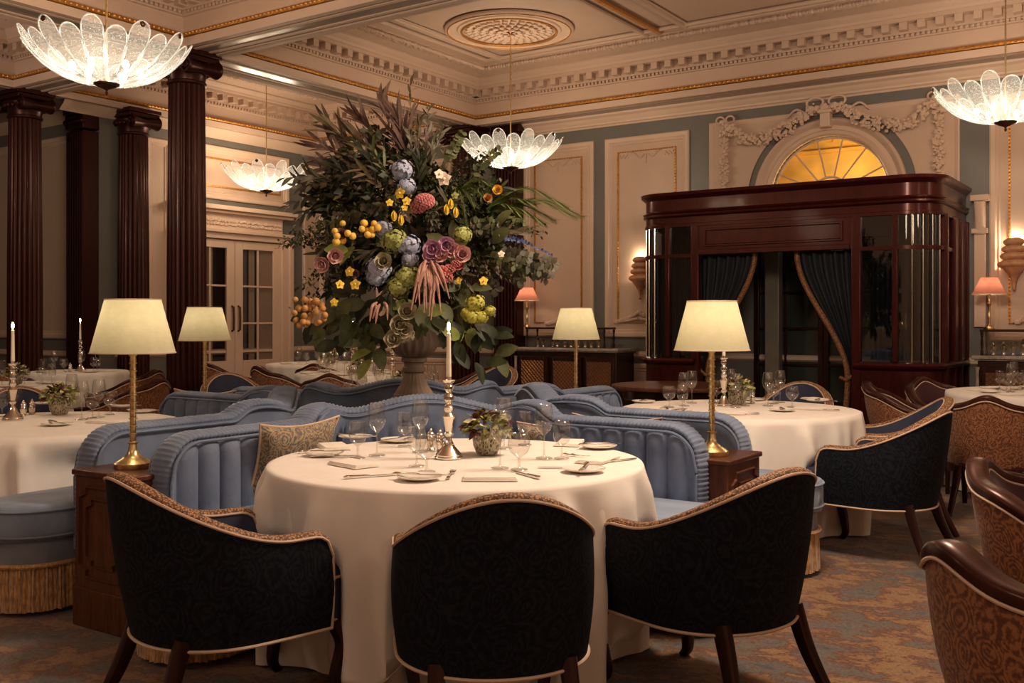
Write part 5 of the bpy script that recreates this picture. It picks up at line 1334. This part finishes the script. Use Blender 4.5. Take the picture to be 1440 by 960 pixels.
# the more distant tables
for (c, z, nm, angs) in ((T4, ZT, 'table behind the urn', (-2.6, -1.5, -.6, .6, 2.4)), (T8, .75, 'distant table left of the urn', (-2.6, -1.4, -.2, 1.2, 2.6)), (T7, .77, 'most distant table', (-2.4, -1.3, .2, 1.7)), (T5, .78, 'small far left table', (-2.2, -.6)), (T6, ZT, 'table at the far left edge', (-.9, .5)), (T9, .76, 'table cut by the right edge', (2.4, 3.4, 1.6))):
    for j, a in enumerate(angs):
        ad = math.degrees(a) % 360; sd_ = ('right side', 'back right', 'back', 'back left', 'left side', 'front left', 'front', 'front right')[int(((ad+22.5) % 360)//45)]
        wh = 'on the '+nm+', at its '+sd_
        a = a+TH; glasses(c, a, z+.0015, wh, .34 if c is not T5 else .25)
        x, y = R2(*c); d = .50 if c not in (T5, T6) else .36
        put(NP_, (x+d*cos(a+.3), y+d*sin(a+.3), z+.0015), a+pi/2, 'folded napkin '+wh, 'napkins on the '+nm)
        put(PL, (x+d*cos(a-.2), y+d*sin(a-.2), z+.0015), 0, 'side plate '+wh, 'side plates on the '+nm)
    x, y = R2(*c)
    if c not in (T9, T6): put(CD, (x-.05, y+.06, z+.0015), 0, 'silver candlestick with lit candle on the '+nm)
    put(SHK, (x+.05, y-.12, z+.0015), 0, 'silver shaker on the '+nm)
    if c is not T5: put(BW, (x+.12, y+.03, z+.0015), 1.7, 'mosaic flower bowl on the '+nm)

# ---- paisley cushions
def mk_pillow():
    m = MB(); N = 20
    def side(s):
        def fn(u, v):
            a, b_ = u*2-1, v*2-1; k = (1-a**4)*(1-b_**4); pinch = 1-.10*(1-abs(a)**1.5)*(abs(b_)) ; 
            return (a*.25*(1-.12*(1-b_*b_)*abs(a)), s*.065*max(0, k)**.6, b_*.19*(1-.16*(1-a*a)*abs(b_)))
        return fn
    m.grid(side(1), N, N); m.grid(side(-1), N, N)
    t = thing('cushion', 'x', 'cushion', group='paisley cushions on the banquettes'); m.obj('cover', 'pillow', t, ang=80)
    e = [(-1+2*k/18, -1) for k in range(18)]+[(1, -1+2*k/18) for k in range(18)]+[(1-2*k/18, 1) for k in range(18)]+[(-1, 1-2*k/18) for k in range(18)]
    MB().tube([side(0)((a+1)/2, (b_+1)/2) for a, b_ in e], .006, 6, True, up=(0, 1, 0)).obj('piping', 'piping', t); return t
PW = mk_pillow()
def pil(r, f, z, ax, tx, label):
    x, y = R2(r, f); o = put(PW, (x, y, z), 0, label); o.rotation_euler = (tx, .0, heading(*ax)); return o
pil(-1.03, 4.72, .68, (.73, -.50), -.28, 'paisley cushion leaning in the left arm of the front banquette')
pil(.56, 5.16, .66, (-.5, -.85), -.28, 'paisley cushion leaning in the right arm of the front banquette')
pil(.28, 5.18, .64, (-.05, -1), -.45, 'dark paisley cushion low behind the glasses of the front table')
pil(-2.05, 6.80, .68, (-.35, -.93), -.30, 'paisley cushion on the left banquette, against its far arm')

# ================================================================== URN AND FLOWERS
x, y = R2(*C0)
ur = thing('stone_urn', 'fluted stone urn on a plinth in the middle of the banquettes', 'urn', (x, y, 0), TH)
MB().span(-.15, .15, -.15, .15, 0, .86).obj('plinth', 'stone', ur, bev=.01)
def fl16(n, d): return lambda a, z: 1-d*abs(sin(a*n/2))
MB().lathe([(.125, .86), (.125, .885), (.118, .89)], 40).obj('foot_slab', 'stone', ur)
MB().lathe([(.118, .89), (.105, .91), (.085, .94), (.068, .98), (.058, 1.02)], 96, flute=fl16(20, .10)).obj('foot', 'stone', ur, ang=80)
MB().lathe([(.066, 1.02), (.070, 1.03), (.070, 1.045), (.060, 1.05), (.060, 1.075), (.074, 1.08), (.078, 1.095), (.074, 1.105), (.06, 1.11)], 40).obj('collar', 'stone', ur)
MB().lathe([(.07, 1.105), (.11, 1.125), (.138, 1.16), (.145, 1.20), (.135, 1.245), (.118, 1.285)], 112, flute=fl16(18, .09)).obj('bowl', 'stone', ur, ang=80)
MB().lathe([(.12, 1.28), (.15, 1.30), (.165, 1.315), (.16, 1.325), (.12, 1.32), (.10, 1.28)], 40).obj('rim', 'stone', ur)

fa = thing('flower_arrangement', 'huge flower and foliage arrangement bursting from the stone urn', 'flowers', (x, y, 0), TH)
DF = C0[1]
def FP(px, py, dy=0): D = DF+dy; return Vector(((px-720)/1409*D-C0[0], dy, HC+(450-py)/1409*D))
def lf(name, lo, hi, rough=.55):
    m, nt, b = NM(name); setp(b, Roughness=rough, Specular_IOR_Level=.35)
    f = noise(nt, coords(nt, 1), 9, 4, .7); nt.links.new(ramp(nt, f, [(.35, lo), (.65, hi)]), b.inputs['Base Color']); return m
GR = dict(dk=lf('dark_leaf', (.010, .014, .005), (.035, .045, .014)), md=lf('mid_leaf', (.045, .055, .018), (.12, .125, .045)), gy=lf('grey_eucalyptus', (.06, .06, .038), (.14, .13, .085)), br=lf('brown_grass', (.06, .03, .026), (.17, .10, .075)), lm=lf('lime_leaf', (.13, .17, .03), (.30, .33, .09)), fn=lf('fern_green', (.09, .13, .03), (.20, .24, .07)), bro=lf('bronze_leaf', (.06, .045, .025), (.14, .10, .05)))
ROOT = Vector((0, 0, 1.30))
# dense inner mass of broad leaves
m = MB()
def sil(a):       # silhouette radius by direction in the front plane (0 = right, pi/2 = up), metres from (0, 1.88)
    P = [(-180, .74), (-150, .74), (-120, .62), (-95, .60), (-60, .62), (-30, .78), (0, .74), (30, .64), (60, .62), (90, .70), (120, .72), (150, .70), (180, .74)]
    d = math.degrees(a)
    for (a0, r0), (a1, r1) in zip(P, P[1:]):
        if a0 <= d <= a1: return r0+(r1-r0)*(d-a0)/(a1-a0)
    return .7
CEN = Vector((-.02, 0, 1.88))
MASS = [MB(), MB(), MB()]
for k in range(5200):
    z_ = rv(k, 1); a = 6.2832*h2(k, 2); q = sqrt(1-z_*z_); v = Vector((q*cos(a), q*sin(a), z_))
    fa_ = atan2(v.z, v.x if abs(v.x) > 1e-4 else 1e-4); ra = sil(fa_)*(.74+.16*rv(int((fa_+3.2)*5), 77)); k3 = (.40+.60*h2(k, 3)**.5)
    p = CEN+Vector((v.x*ra, v.y*.50, v.z*ra))*k3
    leaf_strip(MASS[0 if k % 3 else 1], p, v+Vector((rv(k, 4), rv(k, 5), rv(k, 6)-.3))*.9, .045+.045*h2(k, 7), .022+.022*h2(k, 8), .7, roll=rv(k, 9)*1.5, seg=2)
for mm, mt in ((MASS[0], 'dk'), (MASS[1], 'bro')):
    o = mm.obj('inner_foliage', GR[mt], fa, ang=180); o['kind'] = 'stuff'
def branch(kind, tip, mat, n=24, L=.06, W=.03, start=.45, sag=.08, jitter=.5, name='leafy_branch', seed=0, root=None, thick=.003, both=False, curl=.4):
    m = MB(); A = (ROOT if root is None else root); mid = A.lerp(tip, .5)+Vector((0, 0, sag*(tip-A).length))
    P = spline([A.lerp(tip, .12) if root is None else A, mid, tip], 14); N = len(P)
    i0 = int(N*start*.7); m.tube([p for p in P[i0:]], [thick*(1-.7*k/(N-i0)) for k in range(N-i0)], 5)
    for k in range(n):
        t = start+(1-start)*(k+.5)/n; i = min(N-2, int(t*(N-1))); fr = t*(N-1)-i; p = P[i].lerp(P[i+1], fr); d = (P[i+1]-P[i]).normalized()
        if kind == 'euc':            # round leaves in pairs
            for s in (-1, 1):
                sd = d.cross(Vector((rv(k, seed), 1, rv(k, seed, 2)))).normalized()*s
                leaf_strip(m, p, sd+d*.5+Vector((0, 0, rv(k, s, seed)*.4)), L*(1.1-.4*t), W*(1.1-.4*t), curl, up=(rv(k, 4), -1, .3), roll=rv(k, s)*.6, seg=3)
        elif kind == 'grass':        # long spiky blades along the stem
            leaf_strip(m, p, d+Vector((rv(k, seed), rv(k, seed, 2), rv(k, seed, 3)))*jitter, L*(.7+.6*h2(k, 3)), W, curl, up=(0, -1, .2), roll=rv(k, 8), seg=5)
        elif kind == 'small':
            for s in range(3):
                leaf_strip(m, p+Vector((rv(k, s, seed), rv(k, s, 5), rv(k, s, 6)))*.025, d*.4+Vector((rv(k, s, seed+1), rv(k, s, 8), rv(k, s, 9))), L, W, .3, seg=2)
        elif kind == 'fern':
            for s in range(6):
                a = s*1.05+k; sd = d.cross(Vector((cos(a), sin(a), .3))).normalized(); leaf_strip(m, p, sd+d*1.3, L, W, .2, seg=1)
    return m.obj(name, mat, fa, ang=180)
bi = 0
# upper-left: grey-brown grasses sweeping up and left
for k, (px, py) in enumerate(((385+75, 172), (520, 200), (533, 140), (560, 168), (495, 190), (452, 205), (440, 225), (470, 235), (445, 258), (505, 165), (478, 215), (430, 262), (540, 210), (570, 200), (555, 235), (600, 215), (460, 275), (515, 240))):
    tip = FP(px, py, -.15+.3*h2(k, 4)); rt = FP(px+(590-px)*.55+12*rv(k, 2), py+(330-py)*.5, -.1)
    branch('grass', tip, GR['br'] if k % 4 else GR['bro'], 19, .20, .022, .22, .10, .6, 'grass_plume', k, rt, .003, curl=.5)
# top centre: willowy sprays
for k, (px, py) in enumerate(((577, 112), (602, 150), (590, 165), (612, 190), (640, 205), (575, 178), (560, 195), (625, 175))):
    branch('grass', FP(px, py, -.2+.25*h2(k, 6)), GR['gy'] if k % 2 else GR['bro'], 20, .085, .017, .25, .03, .7, 'willow_spray', k+30, FP(590+10*rv(k), 290, -.15), .003)
# eucalyptus, left side drooping and right side
for k, (px, py) in enumerate(((415, 262), (402, 290), (420, 305), (432, 248), (398, 250), (436, 300))):
    branch('grass', FP(px, py, -.25+.1*k % .3), GR['gy'], 15, .08, .024, .35, .18, .8, 'eucalyptus_branch', k+50, FP(500, 290, -.1), .0028)
for k, (px, py) in enumerate(((785, 372), (770, 392), (745, 360), (735, 398), (720, 372), (760, 380), (700, 410), (778, 383))):
    branch('euc', FP(px, py, -.45+.08*k % .4), GR['gy'], 13, .062, .05, .4, .10, .6, 'eucalyptus_branch', k+60, FP(650, 372, -.3))
# small-leaved greenery all round
for k, (px, py) in enumerate(((395, 340), (390, 345), (410, 325), (425, 345), (440, 320), (480, 260), (505, 285), (520, 255), (530, 300), (470, 290), (660, 220), (690, 230), (640, 240), (700, 250), (668, 250), (710, 275), (690, 320), (720, 330), (735, 345), (700, 345), (680, 365), (650, 415), (700, 390), (680, 300), (655, 330), (640, 300), (545, 260), (600, 250), (470, 400), (420, 405), (440, 385), (410, 440), (480, 440), (660, 460), (690, 440))):
    branch('small', FP(px, py, -.42+.35*h2(k, 3)), GR[('md', 'md', 'gy', 'dk')[k % 4]], 24, .030, .018, .35, .06, .6, 'leafy_branch', k+90, FP(590+(px-590)*.45, 330+(py-330)*.45, -.30), .0022)
for k in range(58):
    a = 6.2832*h2(k, 40); rr = h2(k, 41)**.5; px = 595+rr*175*cos(a); py = 325-rr*(150 if sin(a) > 0 else 120)*sin(a)
    kd = ('small', 'small', 'euc', 'grass')[k % 4]
    if py < 250 and px < 600: kd = 'grass'
    branch(kd, FP(px, py, -.62-.08*h2(k, 42)+.25*rr), GR[('md', 'dk', 'gy', 'bro', 'md', 'gy')[k % 6]], {'small': 26, 'euc': 10, 'grass': 14}[kd], {'small': .028, 'euc': .045, 'grass': .10}[kd], {'small': .017, 'euc': .036, 'grass': .018}[kd], .3, .08, .7, {'small': 'leafy_sprig', 'euc': 'eucalyptus_sprig', 'grass': 'willow_sprig'}[kd], k+300, FP(590+(px-590)*.5, 330+(py-330)*.5, -.40), .002)
# asparagus-fern plumes at right and hanging in the middle
for k, (px, py) in enumerate(((822, 305), (812, 306), (782, 310), (768, 315), (755, 288), (745, 322), (732, 300), (800, 292))):
    branch('fern', FP(px, py, -.3-.02*k), GR['fn'], 90, .032, .014, .10, .22, .4, 'fern_plume', k, FP(680, 320-4*k, -.35), .006)
for k, (px, py) in enumerate(((657, 318), (668, 290), (640, 300), (700, 262), (690, 280), (672, 265))):
    branch('fern', FP(px, py, -.62), GR['fn'], 60, .026, .010, .1, .22, .4, 'fern_plume', k+20, FP(640, 262+k*4, -.5), .004)
# broad leaves at the base and through the middle
for k, (px, py) in enumerate(((535, 495), (520, 480), (480, 478), (460, 460), (445, 445), (560, 440), (640, 490), (655, 470), (690, 470), (698, 490), (672, 500), (628, 440), (520, 440), (500, 415), (470, 425), (540, 410), (690, 320), (700, 330), (580, 320), (655, 400), (630, 440), (490, 350), (510, 400), (640, 340), (548, 462), (545, 478), (578, 446), (600, 446), (590, 436), (562, 452), (614, 450), (520, 458), (496, 452), (478, 444), (682, 462), (636, 462), (560, 425), (640, 430), (525, 432), (612, 430), (665, 440), (505, 460))):
    m = MB(); p = FP(px, py, -.55+.2*h2(k, 2)); v = Vector(((px-590)/300, -.45, -.55 if py > 380 else .1))
    for q in range(3): leaf_strip(m, p+Vector((rv(k, q), rv(k, q, 1), rv(k, q, 2)))*.05, v+Vector((rv(k, q, 3), 0, rv(k, q, 4)))*.8, .13, .075, .5, up=(.2*rv(k), -1, .5), roll=rv(k, q, 6)*.6, seg=5, fold=.25)
    m.obj('broad_leaf', GR[('dk', 'md', 'dk', 'md')[k % 4]] if k % 7 else GR['lm'], fa, ang=180)
# blossoms
def pet(name, c, var=.2, r=.6): return plain(name, c, r, var=var, nscale=30)
PM = dict(blue=pet('pale_blue_petal', (.36, .39, .52), .35), lime=pet('lime_petal', (.33, .36, .10), .35), pinkr=pet('pink_petal', (.70, .42, .40)), orch=pet('lilac_petal', (.60, .34, .50), .3), coral=pet('coral_petal', (.58, .17, .16), .3), yel=pet('yellow_petal', (.78, .55, .06), .2), ycra=pet('yellow_pompom', (.80, .50, .08), .2), cel=pet('rose_celosia', (.50, .17, .17), .4), ama=pet('dusty_pink_tassel', (.42, .22, .17), .3), cre=pet('cream_petal', (.42, .37, .24), .3), ora=pet('amber_berry', (.48, .24, .07), .4), wht=pet('white_petal', (.75, .64, .5), .15), mum=pet('chartreuse_petal', (.45, .43, .06), .3), mauve=pet('mauve_bract', (.23, .12, .11), .4), dblu=pet('delphinium_blue', (.06, .09, .25), .3))
def hyd(p, r, mat, name='hydrangea_head', n=55, seed=0, fl_=.017):
    n = int(n*1.9)
    m = MB(); m.ball(tuple(p), r*.76, 12, 9, (1, .8, .9))
    for k in range(n):
        z_ = 1-2*(k+.5)/n; a = k*2.39996; q = sqrt(1-z_*z_); v = Vector((q*cos(a), q*sin(a), z_))
        if v.y > .55: continue
        c = p+Vector((v.x*r, v.y*r*.8, v.z*r*.9))*(1+.22*rv(k, seed)); s = v.cross(Vector((.3, .2, 1))).normalized(); t = v.cross(s)
        for j in range(4):
            e = j*pi/2+k; leaf_strip(m, c, s*cos(e)+t*sin(e)+v*.25, fl_, fl_*.95, .5, up=v, seg=2)
    return m.obj(name, PM[mat], fa, ang=180)
def rose_(p, r, mat, d=Vector((0, -1, .2)), name='rose'):
    m = MB(); d = d.normalized(); s = d.cross(Vector((0, 0, 1))).normalized(); t = s.cross(d)
    for L_, (n, rr, el) in enumerate(((5, 1, .25), (5, .8, .55), (4, .58, .85), (3, .36, 1.15))):
        for k in range(n):
            a = 2*pi*k/n+L_*.6; rad = s*cos(a)+t*sin(a)
            leaf_strip(m, p+d*(.1*r*L_), rad*cos(el)+d*sin(el), r*1.1*rr+.2*r, r*1.25*rr+.1*r, -.9, up=d, seg=4, fold=.35)
    return m.obj(name, PM[mat], fa, ang=180)
def open_(p, r, mat, n=5, name='open_blossom', d=Vector((0, -1, 0)), w=.9):
    m = MB(); d = d.normalized(); s = d.cross(Vector((0, .1, 1))).normalized(); t = s.cross(d)
    for k in range(n):
        a = 2*pi*k/n+.3; rad = s*cos(a)+t*sin(a); leaf_strip(m, p, rad+d*.5, r, r*w, .7, up=d, seg=4, fold=.2)
    m.ball(tuple(p+d*.01), r*.22, 7, 5); return m.obj(name, PM[mat], fa, ang=180)
for k, (px, py, r, mt) in enumerate(((565, 240, .065, 'blue'), (572, 262, .05, 'blue'), (532, 378, .07, 'blue'), (575, 345, .065, 'blue'), (538, 322, .05, 'blue'), (577, 365, .045, 'blue'), (553, 338, .075, 'lime'), (573, 390, .085, 'lime'), (560, 405, .06, 'lime'), (650, 330, .05, 'lime'), (528, 390, .05, 'blue'), (570, 470, .05, 'cre'))):
    hyd(FP(px, py, -.68), r*.88, mt, seed=k, n=48)
for k, (px, py, r, mt) in enumerate(((457, 370, .050, 'pinkr'), (471, 358, .048, 'pinkr'), (612, 350, .058, 'orch'), (628, 345, .055, 'orch'), (606, 362, .045, 'orch'), (637, 352, .048, 'pinkr'), (650, 358, .052, 'pinkr'), (622, 358, .05, 'pinkr'), (646, 372, .035, 'coral'), (540, 368, .052, 'cre'), (560, 455, .06, 'cre'), (572, 440, .055, 'cre'), (556, 478, .055, 'cre'), (568, 462, .05, 'cre'), (480, 330, .035, 'mauve'), (700, 268, .03, 'ycra'), (685, 280, .028, 'ora'), (500, 385, .028, 'mauve'))):
    rose_(FP(px, py, -.72), r, mt, Vector((.3*rv(k), -1, .3*rv(k, 2))))
for k, (px, py, r, mt) in enumerate(((625, 252, .042, 'wht'), (618, 245, .03, 'wht'), (705, 357, .02, 'wht'), (598, 372, .02, 'wht'), (492, 382, .03, 'yel'), (500, 400, .032, 'yel'), (478, 400, .026, 'yel'), (470, 425, .024, 'yel'), (563, 272, .034, 'yel'), (572, 283, .026, 'yel'), (548, 285, .022, 'yel'), (569, 292, .02, 'yel'), (680, 395, .026, 'yel'), (645, 395, .022, 'yel'), (640, 275, .022, 'lime'), (555, 335, .02, 'lime'))):
    open_(FP(px, py, -.74), r, mt, 5, 'open_blossom', Vector((rv(k, 4)*.5, -1, .2)))
def tulip(p, r, mat):
    m = MB()
    for k in range(6): a = k*pi/3; leaf_strip(m, p+Vector((0, 0, r*.6)), Vector((cos(a)*.45, sin(a)*.45, -1)), r*1.5, r*.9, .5, up=Vector((cos(a), sin(a), .3)), seg=4, fold=-.3)
    return m.obj('hanging_bell_flower', PM[mat], fa, ang=180)
for px, py in ((554, 302), (564, 308), (628, 293), (641, 297), (634, 285)): tulip(FP(px, py, -.76), .038, 'yel')
def pomp(name, pts, r, mat):
    for k, (px, py) in enumerate(pts):
        m = MB(); m.ball(tuple(FP(px, py, -.72-.04*h2(k))), r*(.8+.3*h2(k, px)), 9, 7); m.obj(name, PM[mat], fa)
pomp('yellow_pompom', ((512, 314), (509, 322), (517, 324), (526, 314), (524, 322), (531, 320), (517, 330), (523, 330), (482, 314), (471, 325), (474, 332), (473, 340), (482, 338), (489, 328), (496, 332)), .020, 'ycra')
pomp('amber_berry', [(418+9*(k % 5)+4*rv(k, 1), 425+8*(k//5)+4*rv(k, 2)) for k in range(24)], .019, 'ora')
m = MB()
def ball_head(p, r, mat, name, n=110):
    m = MB()
    for k in range(n):
        z_ = 1-2*(k+.5)/n; a = k*2.39996; q = sqrt(1-z_*z_); m.ball((p.x+q*cos(a)*r, p.y+q*sin(a)*r*.8, p.z+z_*r*.75), r*.17, 5, 4)
    return m.obj(name, PM[mat], fa)
ball_head(FP(597, 283, -.74), .050, 'cel', 'celosia_head'); ball_head(FP(588, 291, -.72), .04, 'cel', 'celosia_head', 60)
for k, (px, py, r) in enumerate(((669, 427, .048), (664, 445, .038), (676, 446, .034), (689, 437, .026), (657, 440, .03))): hyd(FP(px, py, -.74), r, 'mum', 'chartreuse_flower_head', 50, k, .013)
for k, (px, py, r) in enumerate(((620, 382, .04), (627, 390, .035), (614, 392, .032), (632, 378, .03), (642, 370, .026))): ball_head(FP(px, py, -.75), r, 'coral', 'coral_flower_head', 50)
# hanging tassels
for k, (px, py, x2, y2) in enumerate(((598, 365, 590, 430), (603, 368, 603, 445), (608, 370, 612, 432), (600, 362, 584, 425), (606, 366, 625, 408), (612, 372, 618, 425), (598, 372, 596, 440), (604, 374, 608, 420), (530, 425, 520, 452), (534, 428, 528, 455), (526, 428, 524, 448), (540, 425, 545, 450), (601, 364, 578, 436), (607, 366, 606, 450), (611, 368, 632, 420), (599, 369, 600, 434), (604, 362, 620, 440), (602, 371, 588, 412))):
    m = MB(); A = FP(px, py, -.74); B = FP(x2, y2, -.80); P = spline([A, A.lerp(B, .35)+Vector((.02*rv(k), -.04, .01)), B], 8)
    m.tube(P, [.0025+.0062*sin(pi*min(1, i/len(P)*.9+.15)) for i in range(len(P))], 6); m.obj('hanging_tassel', PM['ama'], fa)
# blue delphinium spike to the right
m = MB(); P = spline([FP(690, 335, -.5), FP(730, 338, -.5), FP(775, 358, -.5)], 10); m.tube(P, .002, 4)
for i, p in enumerate(P[6:]):
    for q in range(3): leaf_strip(m, p, Vector((rv(i, q), -.6, rv(i, q, 2))), .022-.0007*i, .02-.0007*i, .4, up=(0, -1, 0), seg=2)
m.obj('delphinium_spike', PM['dblu'], fa, ang=180)

# things nobody placed stay out
for o in list(bpy.data.objects):
    if o.get('label') == 'x' and o.parent is None:
        for c in list(bpy.data.objects):
            if c.parent == o or (c.parent and c.parent.parent == o): bpy.data.objects.remove(c)
        bpy.data.objects.remove(o)
